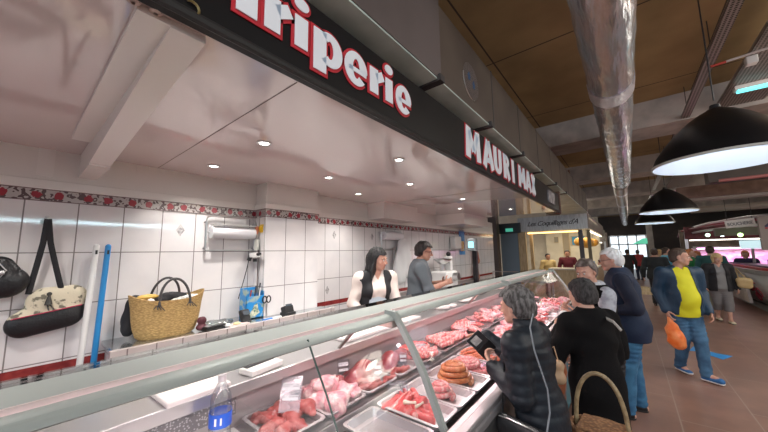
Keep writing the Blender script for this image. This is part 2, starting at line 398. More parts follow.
# recessed downlights
LAMPW = mat('downlight_glow', (1, .97, .9), .3, emit=(1, .96, .90), es=14)
k = 0
for (x, y) in ((-1.74, .95), (-2.5, .95), (-2.11, 1.8), (-2.46, 2.56), (-1.70, 2.54), (-1.68, 3.78), (-2.1, 4.6), (-1.3, 1.8), (-2.11, -.2), (-1.5, 5.3)):
    lab = ['recessed ceiling downlight on the left, nearer the black sign, before the tiled pillar', 'recessed ceiling downlight on the left, nearer the wall, above the paper roll holder', 'recessed downlight in the middle of the ceiling just beside the tiled pillar',
           'recessed downlight near the wall above the dark haired seller', 'recessed downlight nearer the sign, level with the dark haired seller', 'recessed downlight nearer the sign, level with the grey shirted seller',
           'recessed downlight in mid ceiling past the grey shirted seller', 'recessed downlight just under the red outlined word closest to the sign edge', 'recessed downlight above the shoulder bag, left of the brace beam', 'farthest recessed downlight at the end of the stall ceiling'][k]
    t = thing('downlight', lab, 'ceiling light', (x, y, 2.452), 0, 'recessed downlights of the butcher stall')
    MB().lathe([(.030, .0), (.044, 0), (.046, -.006), (.034, -.008), (.028, -.001)], seg=20).build('trim_ring', STEEL, t)
    MB().cyl((0, 0, -.001), (0, 0, -.003), .029, seg=20).build('lens', LAMPW, t)
    spot('downlight_lamp', (x, y, 2.435), 30, (1, .95, .9), 130, .8, .03); k += 1
# ================================================================= fascia with the signs
FX = -.94
t = thing('fascia_sign', 'long black shop fascia with white letters outlined in red above the meat counter', 'shop sign', (0, 0, 0))
MB().b2((FX-.04, -3, 2.44), (FX, 6.42, 2.79)).build('fascia_board', BLACKM, t, bevel=.004, smooth=False)
MB().tube([(FX, -3, 2.452), (FX, 6.42, 2.452)], .016, 8).build('lower_rail', mat('black_rubber', (.02, .02, .02), .5, bump=.1), t)
LW = mat('letter_white', (.80, .84, .88), .35, emit=(.8, .86, .95), es=.06, bump=.01)  # letters given a faint glow of their own, though no lamp
LR = mat('letter_red', (.55, .03, .045), .35, bump=.01)
def glyphs(name, m, xf, grow, shapes):
    b = MB()
    def quad(P): b.prism(P, 'x', xf-.004, xf)
    for q in shapes:
        if q[0] == 'b':
            _, x0, y0, x1, y1, w = q; d = Vector((x1-x0, y1-y0)).normalized(); n = Vector((-d.y, d.x))*(w/2+grow); e = d*grow
            A, B_ = Vector((x0, y0))-e, Vector((x1, y1))+e; quad([tuple(A+n), tuple(B_+n), tuple(B_-n), tuple(A-n)])
        elif q[0] == 'o':
            _, cx, cy, rx, ry = q; quad([(cx+(rx+grow)*math.cos(a), cy+(ry+grow)*math.sin(a)) for a in np.linspace(0, 2*math.pi, 25)[:-1]])
        elif q[0] == 'a':
            _, cx, cy, rx, ry, a0, a1, w, wy = q; N_ = 22; T_ = [math.radians(a0+(a1-a0)*i/N_) for i in range(N_+1)]
            O = [(cx+(rx+grow)*math.cos(a), cy+(ry+grow)*math.sin(a)) for a in T_]; I = [(cx+max(rx-w-grow, .001)*math.cos(a), cy+max(ry-wy-grow, .001)*math.sin(a)) for a in T_]
            for k in range(N_): quad([O[k], O[k+1], I[k+1], I[k]])
    return b.build(name, m, t, smooth=False)
bz, xh = 2.553, 2.688
def g_r(x): return [('b', x, bz, x, xh, .062), ('b', x+.02, 2.640, x+.072, 2.672, .050)]
def g_i(x): return [('b', x, bz, x, xh-.004, .060), ('o', x, 2.738, .034, .026)]
def g_e(x): return [('a', x, 2.619, .076, .084, 0, 318, .052, .034), ('b', x-.05, 2.612, x+.070, 2.612, .022)]
WORD = {'capital_t': [('b', .430, bz, .430, 2.745, .072), ('b', .350, 2.735, .520, 2.735, .05)], 'letter_r': g_r(.524), 'letter_i': g_i(.648),
        'letter_p': [('b', .741, 2.503, .741, xh, .066), ('a', .795, 2.622, .072, .078, -130, 130, .052, .036)], 'letter_e': g_e(.958), 'second_r': g_r(1.087), 'second_i': g_i(1.211), 'second_e': g_e(1.347)}
c0, c1, w_ = 2.503, 2.765, .088
def g_M(x): return [('b', x, c0, x+.02, c1, w_), ('b', x+.225, c0, x+.205, c1, w_), ('b', x+.03, c1-.03, x+.112, c0+.07, .07), ('b', x+.195, c1-.03, x+.112, c0+.07, .07)]
def g_A(x): return [('b', x, c0, x+.10, c1, .08), ('b', x+.21, c0, x+.11, c1, .08), ('b', x+.05, c0+.075, x+.16, c0+.075, .05)]
WORD.update({'block_m': g_M(2.245), 'block_a': g_A(2.600), 'block_u': [('b', 2.895, 2.60, 2.895, c1, .085), ('b', 3.040, 2.60, 3.040, c1, .085), ('a', 2.9675, 2.60, .115, .098, 180, 360, .085, .05)],
  'block_r': [('b', 3.185, c0, 3.185, c1, .085), ('a', 3.235, 2.695, .10, .070, -95, 95, .07, .045), ('b', 3.25, 2.63, 3.325, c0, .08), ('b', 3.185, 2.745, 3.24, 2.745, .04)], 'block_i': [('b', 3.480, c0, 3.480, c1, .085)],
  'second_m': g_M(3.735), 'second_a': g_A(4.045), 'block_x': [('b', 4.345, c0, 4.490, c1, .085), ('b', 4.345, c1, 4.490, c0, .085)]})
for nm, sh_ in WORD.items():
    glyphs(nm+'_outline', LR, FX+.006, .013, sh_); glyphs(nm, LW, FX+.012, 0, sh_)
MB().b2((FX, 5.4, 2.52), (FX+.02, 5.9, 2.72)).build('end_panel', mat('sign_pale', (.45, .44, .46), .4, col2=(.2, .18, .2), scale=9), t, smooth=False)
tb = MB()
for y in (.05, .10, .15, .20): tb.lathe([(.001, 0), (.012, -.002), (.016, -.012), (.006, -.016)], (FX-.05-.0, y, 2.452), 12)
tb.build('clip', mat('beige_clip', (.5, .38, .33), .5, bump=.02), t)
hb = MB(); hb.tube([(FX+.01, .27+.02*math.cos(a), 2.47+.02*math.sin(a)) for a in np.linspace(-2.2, 2.2, 12)], .004, 6); hb.build('hook', mat('brass_hook', (.5, .42, .2), .3, 1, bump=.02), t)
# trunking above the fascia
GREYB = mat('grey_brown_cladding', (.14, .115, .11), .5, col2=(.11, .09, .085), scale=1.2)
BRWN = mat('brown_cladding', (.105, .08, .062), .55, col2=(.075, .056, .044), scale=1.5)
GREENU = mat('pale_green_sheet', (.58, .70, .64), .45, col2=(.44, .55, .50), scale=3)
struct(MB().b2((-1.9, -3, 2.88), (-.865, 1.70, 3.75)).build('trim_casing_near', GREYB, smooth=False))
struct(MB().b2((-1.9, 1.70, 2.88), (-.875, 11.2, 3.45)).build('trim_casing', BRWN, smooth=False))
struct(MB().b2((-1.6, -3, 2.868), (-.87, 11.2, 2.879)).build('trim_underside', GREENU, smooth=False))
sm = MB()
for y in (2.75, 3.64, 4.57, 5.5, 6.4, 7.3, 8.2, 9.1, 10.0): sm.b2((-.9, y-.012, 2.88), (-.872, y+.012, 3.46))
for y in (1.68, 2.62, 3.7, 4.7, 5.8, 6.9): sm.b2((-1.2, y-.03, 2.856), (-.845, y+.03, 2.90))
struct(sm.build('trim_seams', mat('seam_dark', (.05, .045, .045), .5, bump=.02), smooth=False))
struct(MB().b2((-1.9, 1.75, 3.45), (-1.5, 11.2, 4.6)).build('trim_upper_wall', CONC, smooth=False))
ps = thing('pictogram_sign', 'round grey sign with two small blue arrows on the brown casing above the fascia', 'sign', (-.883, 2.24, 3.12))
MB().cyl((0, 0, 0), (.008, 0, 0), .155, seg=40).build('disc', mat('disc_grey', (.19, .16, .15), .35, bump=.01), ps)
ri = MB(); ri.tube([(.010, .155*math.cos(a), .155*math.sin(a)) for a in np.linspace(math.pi*.95, math.pi*1.6, 20)], .005, 6); ri.build('bright_rim', STEEL, ps)
ar = MB()
for dy, dz in ((-.04, .03), (.05, -.01)): ar.prism([(dy-.03, dz), (dy, dz+.04), (dy+.03, dz), (dy+.012, dz), (dy+.02, dz-.03), (dy-.02, dz-.03), (dy-.012, dz)], 'x', .008, .011)
ar.build('arrow', mat('arrow_blue', (.03, .10, .22), .5, bump=.01), ps, smooth=False)
# steel angle hanging down at the end of the fascia
struct(MB().b2((-1.0, 6.43, 2.42), (-.92, 6.5, 2.85)).build('trim_end_frame', mat('rusty_steel', (.16, .10, .08), .6, bump=.1), smooth=False))
# ================================================================= ducts and hall services
FOIL = mat('foil_duct', (.62, .72, .80), .26, .75, col2=(.80, .70, .68), scale=3, lo=.38, hi=.62, bump=.9, bscale=3.4, bdist=.03, stretch=(3, .5, 3))  # bluish and pinkish reflections are painted into the foil colour
FOILT = mat('foil_tape', (.85, .82, .86), .30, 1, bump=1.0, bscale=35, bdist=.08)
def duct(name, label, pts, r, tapes, m=FOIL):
    t = thing(name, label, 'air duct', (0, 0, 0))
    d = MB(); n = 90; P = []
    a, b = Vector(pts[0]), Vector(pts[1])
    R = []
    for i in range(n+1):
        p = a.lerp(b, i/n); P.append(p); R.append(r*(1+.02*math.sin(i*1.9)+.015*math.sin(i*.7)))
    d.tube(P, R, 28); d.build('pipe', m, t)
    for y in tapes:
        MB().tube([(a.x, y-.16, a.z+.0), (a.x, y-.05, a.z), (a.x, y+.05, a.z), (a.x, y+.16, a.z)], r*1.05, 28).build('joint_tape', FOILT, t)
    st = MB()
    for y in np.arange(a.y+1, b.y, 2.2): st.cyl((a.x-.1, y, a.z+r*.9), (a.x-.1, y, 4.6), .006, seg=6); st.cyl((a.x+.1, y, a.z+r*.9), (a.x+.1, y, 4.6), .006, seg=6)
    st.build('hanger', mat('dark_steel', (.08, .075, .07), .5, .8, bump=.02), t)
    return t
duct('air_duct', 'wide silver foil ventilation duct running away under the hall ceiling', [(.01, 1.0, 3.82), (.01, 11.8, 3.82)], .228, (4.62,))
duct('narrow_duct', 'narrower pale duct continuing the foil duct into the distance', [(-.02, 11.9, 3.78), (-.02, 31, 3.78)], .19, (13.5, 17, 20, 23, 26, 29), mat('galvanised', (.55, .47, .42), .4, .7, bump=.15, bscale=5))
# perforated cable trays
def perf_mat():
    m, N, L, b = node_mat('perforated_tray', .45, .6)
    tc = N.new('ShaderNodeTexCoord'); v = N.new('ShaderNodeTexVoronoi'); v.inputs['Randomness'].default_value = 0; v.inputs['Scale'].default_value = 26
    mp_ = N.new('ShaderNodeMapping'); mp_.inputs['Scale'].default_value = (1, 1, 0); L.new(tc.outputs['Object'], mp_.inputs[0]); L.new(mp_.outputs[0], v.inputs['Vector']); r = N.new('ShaderNodeValToRGB'); r.color_ramp.elements[0].position = .30; r.color_ramp.elements[1].position = .36
    r.color_ramp.elements[0].color = (.05, .045, .04, 1); r.color_ramp.elements[1].color = (.42, .37, .35, 1); L.new(v.outputs[0], r.inputs[0]); L.new(r.outputs[0], b.inputs['Base Color']); return m
PERF = perf_mat()
def tray(label, x0, x1, z, y0, y1):
    t = thing('cable_tray', label, 'cable tray', (0, 0, 0))
    MB().b2((x0, y0, z), (x1, y1, z+.006)).b2((x0, y0, z), (x0+.006, y1, z+.05)).b2((x1-.006, y0, z), (x1, y1, z+.05)).build('tray', PERF, t, smooth=False)
    h = MB()
    for y in np.arange(y0+.8, y1, 2.0): h.cyl(((x0+x1)/2, y, z), ((x0+x1)/2, y, 4.6), .006, seg=6)
    h.build('hanger_rod', MATS['dark_steel'], t)
tray('narrow perforated cable tray hanging between the foil duct and the lamps', .97, 1.08, 4.1, .5, 31)
tray('wide perforated cable tray at the right edge behind the largest lamp', 1.40, 1.95, 4.15, .5, 31)
TUBE = mat('cyan_tube', (.4, .9, .9), .3, emit=(.12, .80, .85), es=1.1)
el = thing('strip_light', 'cyan glowing strip light fixed under the wide cable tray', 'strip light', (1.64, 6.7, 4.06))
MB().b2((-.18, -.07, .03), (.18, .07, .09)).build('housing', WHITE, el, bevel=.006, smooth=False)
MB().cyl((-.15, -.035, .015), (.15, -.035, .015), .018, seg=12).cyl((-.15, .035, .015), (.15, .035, .015), .018, seg=12).build('tube', TUBE, el)
pp = MB(); pp.tube([(1.12, 5.3, 4.0), (1.4, 5.3, 4.02), (4.5, 5.3, 4.03)], .015, 8)
pp = tag(pp.build('conduit', mat('pale_pipe', (.55, .48, .45), .4, bump=.02)), 'thin pale conduit crossing above the largest black lamp', 'pipe')
MB().tube([(1.00, 5.3, 3.99), (1.13, 5.3, 4.0)], .016, 8).build('red_end', mat('red_cap', (.5, .06, .04), .4, bump=.01), pp)
jb = tag(MB().b2((1.36, 5.6, 4.02), (1.46, 5.7, 4.12)).build('junction_box', WHITE, bevel=.01, smooth=False), 'small white junction box beside the thin conduit near the ceiling', 'junction box')
def hpipe(name, label, x0, x1, y, z, r, m):
    o = MB().tube([(x0, y, z), (x1, y, z)], r, 12).build(name, m); tag(o, label, 'pipe')
hpipe('red_pipe', 'horizontal pinkish red pipe under the ceiling behind the largest lamp', 1.71, 9, 9.8, 3.22, .035, mat('red_pipe', (.48, .17, .16), .4, bump=.02))
hpipe('white_pipe', 'pale grey horizontal pipe above the distant stalls on the right', 1.6, 11, 13.2, 3.22, .07, mat('white_pipe', (.50, .47, .45), .4, bump=.02))
hpipe('lower_pipe', 'beige horizontal tube below the pale grey pipe, right of the second lamp', 1.9, 11, 15.5, 3.1, .11, mat('beige_pipe', (.34, .30, .26), .5, bump=.02))
cr = MB().b2((1.6, 10.1, 3.25), (10, 10.5, 3.55)).build('trim_beam_right', BRWN, smooth=False); struct(cr)
struct(MB().b2((1.2, 11.6, 3.1), (11, 11.75, 3.42)).build('trim_beam_brown', mat('brown_wood_beam', (.25, .16, .12), .6, col2=(.18, .11, .08), scale=5), smooth=False))
# pendant lamps
LIN = mat('lamp_white_inside', (.78, .84, .90), .35, bump=.01)
BULB = mat('bulb_glow', (1, 1, 1), .3, emit=(.85, .95, 1), es=.6)
def pendant(label, x, y, z, D=.98):
    t = thing('pendant_lamp', label, 'pendant lamp', (x, y, z), 0)
    R = D/2; prof = [(R, 0), (R*.93, .10), (R*.80, .20), (R*.62, .31), (R*.42, .41), (R*.26, .47), (R*.15, .50), (.055, .515), (.001, .52)]
    MB().lathe(prof, seg=48).build('shade', BLACKM, t)
    MB().lathe([(r*.985, zz-.004) for r, zz in prof[:7]]+[(.001, .49)], seg=48).build('inner_lining', LIN, t)
    MB().lathe([(R, 0), (R*1.008, .0), (R*1.008, .018), (R*.985, .018), (R*.985, -.0)], seg=48).build('rim', mat('rim_pale', (.5, .5, .45), .4, bump=.01), t)
    MB().sph((0, 0, .28), .06, 16, (1, 1, 1.3)).build('bulb', BULB, t)
    MB().tube([(0, 0, .6), (0, 0, 4.6-z)], .006, 6).build('cable', BLACKP, t)
    MB().lathe([(.001, .56), (.035, .555), (.04, .52), (.03, .51)], seg=16).build('canopy_cap', BLACKP, t)
    l = bpy.data.lights.new('pendant_bulb', 'POINT'); l.energy = 7; l.color = (.82, .92, 1); l.shadow_soft_size = .06
    o = bpy.data.objects.new('pendant_bulb', l); COL.objects.link(o); o.location = (x, y, z+.18)
pendant('large black bell pendant lamp nearest the camera, cut by the right edge', .76, 4.1, 2.54, 1.0)
pendant('second black bell pendant lamp, below and left of the largest one', .75, 9.0, 2.53)
pendant('third and farthest black bell pendant lamp, small behind the second', .73, 12.9, 2.54)
# ================================================================= refrigerated meat case
Y0, Y1 = -1.2, 5.95
PINKL = mat('case_tube_glow', (1, .9, .9), .3, emit=(1, .74, .76), es=9)
case = thing('meat_display_case', 'long refrigerated glass meat counter running along the butcher stall', 'display case', (0, 0, 0))
PERFP = mat('white_perforated_metal', (.52, .50, .52), .4, .3, col2=(.22, .21, .22), vor=True, scale=90, lo=.25, hi=.4)
LEDG = mat('ledge_steel', (.52, .50, .51), .3, .7, bump=.02, bscale=20)
INNER = mat('case_inner', (.44, .40, .41), .35, .3, bump=.02, bscale=10)
DBED = mat('dark_bed', (.14, .13, .13), .45, .5, col2=(.05, .045, .045), vor=True, scale=70, lo=.15, hi=.3)
# base and bed
MB().prism([(-1.72, .20), (-1.72, 1.10), (-1.60, 1.10), (-1.58, .84), (-.70, .80), (-.70, .20)], 'y', Y0, Y1).build('body', INNER, case, smooth=False)
MB().b2((-.66, Y0, .56), (-.64, Y1, .86)).build('front_panel', STEELB, case, smooth=False)
MB().b2((-.71, Y0, .0), (-.66, Y1, .84)).build('front_recess', BLACKP, case, smooth=False)
MB().b2((-.66, Y0, .06), (-.645, Y1, .52)).build('lower_panel', mat('printed_panel', (.10, .30, .36), .25, col2=(.55, .14, .04), scale=2.3, lo=.48, hi=.56), case, smooth=False)
MB().b2((-.745, Y0, .86), (-.63, Y1, .905)).b2((-.69, Y0, .905), (-.635, Y1, .935)).build('front_rail', LEDG, case, bevel=.008, smooth=False)
MB().b2((-.80, Y0, .855), (-.72, Y1, .866)).build('front_grille', DBED, case, smooth=False)
MB().b2((-1.20, Y0, .84), (-.80, Y1, .852)).build('front_bed', DBED, case, smooth=False)
MB().b2((-1.60, Y0, .88), (-1.225, Y1, .905)).b2((-1.235, Y0, .84), (-1.215, Y1, .905)).build('rear_bed', INNER, case, smooth=False)
MB().b2((-1.62, Y0, .90), (-1.585, Y1, 1.10)).build('back_panel', INNER, case, smooth=False)
MB().b2((-1.585, Y0, .97), (-1.575, .76, 1.09)).build('back_grille', PERFP, case, smooth=False)
MB().b2((-1.72, Y0, 1.10), (-1.52, Y1, 1.13)).b2((-1.535, Y0, 1.075), (-1.515, Y1, 1.132)).build('rear_ledge', LEDG, case, bevel=.004, smooth=False)
MB().b2((-1.585, .755, .86), (-1.15, .761, 1.04)).build('partition', GLASS, case, smooth=False)
MB().b2((-1.57, .30, .90), (-1.0, .75, .915)).build('white_shelf', WHITE, case, smooth=False)
# canopy: flat grey shelf and the rounded lamp housing
MB().b2((-1.345, Y0, 1.385), (-1.16, Y1, 1.40)).build('top_shelf', ALU, case, bevel=.004, smooth=False)
MB().b2((-1.165, Y0, 1.382), (-1.155, Y1, 1.401)).build('shelf_edge', mat('pink_edge', (.72, .60, .58), .3, .3, bump=.02), case, smooth=False)
pr = [(-1.128, 1.372), (-1.128, 1.392), (-1.105, 1.402), (-1.075, 1.400), (-1.05, 1.388), (-1.040, 1.376), (-1.048, 1.370), (-1.11, 1.378)]
MB().prism(pr, 'y', Y0, Y1).build('lamp_housing', ALU, case)
MB().b2((-1.122, Y0+.05, 1.364), (-1.092, Y1-.05, 1.372)).build('lamp_tube', PINKL, case, smooth=False)
GL2 = glass_mat('shelf_glass', (.86, .90, .89), .05, .05, 1.0)
MB().b2((-1.435, Y0, 1.392), (-1.345, Y1, 1.398)).build('rear_glass_lip', GL2, case, smooth=False)
# curved front glass panes with their joints, and the supporting ribs
GP = [(-1.075, 1.395), (-1.02, 1.31), (-.955, 1.215), (-.90, 1.12), (-.86, 1.03), (-.825, .95), (-.805, .905)]
for a_, b_ in ((Y0, .793), (.803, 1.365), (1.40, 3.40), (3.44, 5.9)):
    MB().sheet([(x+.01, z) for x, z in GP], 'y', a_, b_, .005).build('curved_glass', GLASS, case)
for y in (1.38, 3.42, 5.93):
    r = MB(); r.sheet([(x+.018, z) for x, z in [(-1.13, 1.395)]+GP+[(-.79, .87)]], 'y', y-.014, y+.014, .03).build('glass_rib', ALU, case)
    MB().b2((-1.16, y-.035, 1.335), (-1.04, y+.035, 1.372)).build('rib_bracket', mat('worn_bracket', (.36, .27, .24), .5, .5, bump=.2), case, bevel=.004, smooth=False)
    MB().tube([(-1.53, y+.02, 1.13), (-1.35, y+.02, 1.30), (-1.20, y+.02, 1.385)], .012, 8).build('rear_strut', STEEL, case)
jm = mat('glass_edge', (.05, .09, .08), .2, bump=.01)
MB().sheet([(x+.012, z) for x, z in GP[:]], 'y', .795, .800, .006).build('glass_joint', jm, case)
# end glass
MB().prism([(-1.5, .93), (-.82, .93), (-.93, 1.16), (-1.1, 1.36), (-1.34, 1.38), (-1.5, 1.14)], 'y', 5.94, 5.948).build('end_glass', GL2, case, smooth=False)
area('case_light_near', (-1.15, .6, 1.345), .03, 5.5, (1, .76, .78), (math.radians(0), math.radians(-12), 0), 3.2)
area('case_light_far', (-1.15, 4.1, 1.345), .03, 12, (1, .76, .78), (0, math.radians(-12), 0), 3.4)
# pale sellers' shelf behind the case with boards on it
NYL = mat('white_cutting_board', (.86, .80, .79), .4, bump=.03, bscale=80)
def board(name, label, c, d, rz, cat='cutting board', m=NYL):
    return tag(MB().box((0, 0, 0), d).build(name, m, bevel=.006, loc=c), label, cat)
def setrot(o, rz): o.rotation_euler = (0, 0, rz); return o
setrot(board('cutting_board', 'white plastic cutting board on the rear ledge, left of the water bottle', (-1.62, .57, 1.142), (.22, .26, .022), 0), .05)
setrot(board('cutting_board', 'long white cutting board on the rear ledge in front of the dark haired seller', (-1.66, 1.98, 1.142), (.20, .95, .022), 0), .0)
pd = thing('scale_pad', 'small white tray with a dark slot lying on the ledge behind the price tag', 'tray', (-1.60, .90, 1.132), .15)
MB().b2((-.05, -.10, 0), (.06, .10, .03)).build('body', WHITE, pd, bevel=.006, smooth=False)
MB().b2((-.045, -.085, .03), (.0, .085, .034)).build('slot', BLACKP, pd, smooth=False)
for i, (y, l) in enumerate(((3.05, 'paper stack lying on the ledge in front of the grey shirted seller'), (3.6, 'crumpled white wrapping paper on the far part of the ledge'))):
    s = SDF(.012)
    for q in range(5): s.E((random.uniform(-.05, .05), random.uniform(-.12, .12), .02), (.05, .07, .02), k=.02)
    s.disp = wob(.004, 60); tag(mesh_obj('wrapping_paper', [s.mesh()], NYL, None, (-1.61, y, 1.132)), l, 'paper')
# platters and trays --------------------------------------------------------
def rrect(w, l, r, z, n=5):
    P = []
    for cx, cy, a0 in ((w/2-r, l/2-r, 0), (-w/2+r, l/2-r, 90), (-w/2+r, -l/2+r, 180), (w/2-r, -l/2+r, 270)):
        for i in range(n+1):
            a = math.radians(a0+90*i/n); P.append((cx+r*math.cos(a), cy+r*math.sin(a), z))
    return P
def make_tray(name, label, m, w, l, h, loc, group=None, rz=0):
    mb = MB(); fl = .014
    L = [rrect(w, l, .03, h-.006), rrect(w, l, .03, h), rrect(w-2*fl, l-2*fl, .025, h), rrect(w-2*fl-.02, l-2*fl-.02, .022, .006), rrect(w-2*fl-.024, l-2*fl-.024, .02, 0), rrect(w-2*fl, l-2*fl, .025, h-.004)]
    L = [L[0], L[1], L[2], L[3]]
    rings = [[mb.bm.verts.new(p) for p in q] for q in L]; n = len(rings[0])
    for A, B in zip(rings, rings[1:]):
        for k in range(n): mb.bm.faces.new((A[k], A[(k+1) % n], B[(k+1) % n], B[k]))
    mb.bm.faces.new(rings[-1])
    o = mb.build(name, m, None, loc=loc); s = o.modifiers.new('th', 'SOLIDIFY'); s.thickness = .002; s.offset = 1; o.rotation_euler[2] = rz
    return tag(o, label, 'tray', group)
TRW = mat('tray_white_metal', (.72, .70, .71), .25, .35, bump=.02, bscale=15)
TRS = mat('tray_steel', (.60, .58, .59), .25, .7, bump=.04, bscale=12)
FT = [(1.225, .24, 'empty stainless steel tray at the front corner of the counter', TRS), (1.485, .235, 'tray of bright red folded beef with white fat, next to the empty tray', TRW), (1.73, .235, 'white tray carrying the small coil of pink sausage', TRW),
      (1.98, .24, 'white tray carrying the big orange brown sausage coil', TRW), (2.24, .25, 'tray of pale pink sausages just beyond the orange brown coil', TRW), (2.52, .27, 'tray of thin red sausages beside the wallet', TRW)]
for y, l, lab, m in FT: make_tray('meat_tray', lab, m, .40, l, .045, (-.99, y, .853), 'front row meat trays')
for i in range(11):
    make_tray('meat_tray', 'front row tray under the %s heap of meat beyond the near glass rib' % 'first second third fourth fifth sixth seventh eighth ninth tenth eleventh'.split()[i], TRW, .40, .28, .04, (-.99, 2.82+.295*i, .853), 'far front row meat trays')
BT = [(.92, .27, 'rear steel tray of dark kidneys under the nearest clear price tag'), (1.21, .29, 'rear tray of pale pink trotters and tripe'), (1.51, .29, 'rear tray holding the big dark liver'), (1.82, .28, 'rear tray of dark red liver behind the curved glass rib')]
for y, l, lab in BT: make_tray('meat_tray', lab, TRS, .34, l, .035, (-1.405, y, .905), 'rear row meat trays')
for i in range(13):
    make_tray('meat_tray', 'rear row tray under the %s heap of meat beyond the near glass rib' % 'first second third fourth fifth sixth seventh eighth ninth tenth eleventh twelfth thirteenth'.split()[i], TRS, .34, .28, .035, (-1.405, 2.12+.295*i, .905), 'far rear row meat trays')
# meat ------------------------------------------------------------------
def meat(name, c, c2, scale=25, rough=.18, lo=.4, hi=.6, bump=.35, bs=45, sss=.15, det=3):
    return mat(name, c, rough, col2=c2, scale=scale, lo=lo, hi=hi, bump=bump, bscale=bs, bdist=.006, coat=.2, sss=sss*.4, detail=det)
LIVER = meat('liver', (.22, .035, .045), (.33, .08, .09), 9, .12)
KIDN = meat('kidney', (.27, .045, .045), (.44, .14, .13), 20, .15)
BEEF = meat('red_beef', (.66, .12, .12), (.82, .46, .42), 16, .2, .52, .68)
PORK = meat('pink_pork', (.78, .30, .32), (.86, .60, .58), 18, .22, .42, .66)
PALE = meat('pale_offal', (.60, .24, .28), (.74, .54, .53), 18, .3, .36, .56, .5, 70)
MINC = meat('minced_red', (.70, .18, .19), (.82, .48, .46), 60, .25, .45, .6, .8, 130)
BRSA = meat('orange_sausage', (.56, .17, .07), (.66, .28, .13), 40, .2, .4, .65, .3, 70)
PKSA = meat('pink_sausage', (.72, .22, .22), (.82, .50, .46), 55, .2, .45, .62, .3, 70)
RDSA = meat('red_sausage', (.60, .13, .07), (.70, .28, .16), 50, .2)
def lump(name, m, h, build, loc, label, cat, group=None, rz=0, sc=1):
    s = SDF(h); build(s); o = mesh_obj(name, [s.mesh()], m, None, loc); o.rotation_euler = (0, 0, rz); o.scale = (sc,)*3
    return tag(o, label, cat, group)
def b_kidney(s):
    s.C((-.045, 0, .028), (.01, .03, .03), .030, .036, .02, (0, 0, 1), 1.5).C((.01, .03, .024), (.07, 0, .022), .036, .022, .02, (0, 0, 1), 1.5).C((-.05, -.01, .02), (-.02, -.03, .02), .022, .018, .02); s.disp = wob(.006, 65)
def b_liver(s):
    s.C((-.09, -.03, .02), (.05, .02, .045), .05, .07, .03, (0, 0, 1), 1.3).C((.05, .02, .03), (.13, .0, .015), .05, .03, .03, (0, 0, 1), 1.4); s.C((-.05, .05, .02), (.05, .07, .02), .035, .03, .03); s.disp = wob(.005, 32)
def b_strip(s):
    P = [(-.08, 0, .018), (-.03, .02, .026), (.03, -.01, .022), (.09, .01, .016)]
    for a, b in zip(P, P[1:]): s.C(a, b, .022, .024, .02, (0, 0, 1), 1.3)
    s.disp = wob(.004, 60)
def b_trotter(s):
    s.E((0, 0, .035), (.062, .055, .045), k=0); s.C((.03, .02, .04), (.06, .045, .055), .018, .012, .02); s.E((-.03, -.03, .03), (.04, .035, .035)); s.C((-.05, .02, .03), (-.02, .05, .05), .02, .016, .015).C((.0, -.05, .03), (.05, -.04, .04), .018, .014, .015); s.disp = wob(.009, 62)
def b_fold(s):
    for i in range(5): s.C((-.09+.04*i, -.05+.01*(i % 2), .02), (-.07+.035*i, .055, .03+.012*(i % 3)), .026, .02, .012, (1, 0, .3), 1.25)
    s.disp = wob(.006, 48)
def b_chop(s):
    s.E((0, 0, .014), (.065, .045, .016), k=0); s.C((.03, .02, .015), (.085, .035, .014), .014, .008, .02); s.disp = wob(.004, 55)
def b_fat(s):
    s.C((-.03, 0, .01), (.03, .012, .016), .011, .008, .01); s.disp = wob(.003, 90)
kid = lump('kidney', KIDN, .006, b_kidney, (-1.47, .84, .915), 'dark red kidney lying at the left end of the nearest rear tray', 'kidney', 'kidneys in the nearest rear tray')
for i, (x, y, z, r, lab) in enumerate([(-1.36, .84, .915, 1.2, 'dark kidney at the front left corner of the nearest rear tray'), (-1.45, .93, .918, .5, 'long kidney below the clear price tag at the back'), (-1.34, .95, .915, 2.2, 'pinkish kidney at the front of the nearest rear tray'),
      (-1.38, 1.00, .93, .2, 'kidney heaped at the right end of the nearest rear tray'), (-1.48, 1.0, .915, 2.8, 'kidney in the back right corner of the nearest rear tray'), (-1.30, .89, .915, .9, 'smallest kidney against the front rim of the nearest rear tray')]):
    d = dup(kid, (x, y, z), r, lab, None, random.uniform(.9, 1.15))
tro = lump('pale_offal', PALE, .006, b_trotter, (-1.48, 1.15, .915), 'pale pink piece of offal at the back left of the trotter tray', 'offal', 'pale pink offal in the second rear tray')
for i, (x, y, z, r, s_) in enumerate([(-1.38, 1.13, .915, 1, 1.0), (-1.30, 1.17, .915, 2, 1.05), (-1.45, 1.25, .915, 3, 1.0), (-1.34, 1.26, .93, .4, .95), (-1.40, 1.19, .965, 4, 1.05), (-1.31, 1.30, .915, 5, .8), (-1.49, 1.31, .915, 5.5, .9), (-1.46, 1.18, .96, 1.5, .8)]):
    labs = ['piece near the divider', 'rounded piece at the front left', 'piece at the back middle', 'whitest rounded piece at the front right', 'piece heaped on top', 'small piece in the front right corner', 'piece in the back right corner', 'small piece heaped at the back']
    dup(tro, (x, y, z), r, 'pale pink offal, '+labs[i]+' of the trotter tray', None, s_)
lump('red_meat_piece', LIVER, .006, b_kidney, (-1.44, 1.27, .96), 'dark red round piece between the pale offal and the liver', 'meat')
lv = lump('liver', LIVER, .007, b_liver, (-1.44, 1.50, .92), 'large smooth dark liver behind the upright price tag', 'liver', None, 1.45, 1.1)
dup(lv, (-1.42, 1.80, .92), 1.8, 'dark liver lying just left of the curved glass rib', None, .95)
dup(lv, (-1.46, 1.92, .93), .6, 'dark liver partly behind the curved glass rib', None, .8)
st0 = lump('meat_strip', KIDN, .006, b_strip, (-1.30, 1.44, .915), 'long red strip of meat at the front of the liver tray', 'meat', None, 1.4)
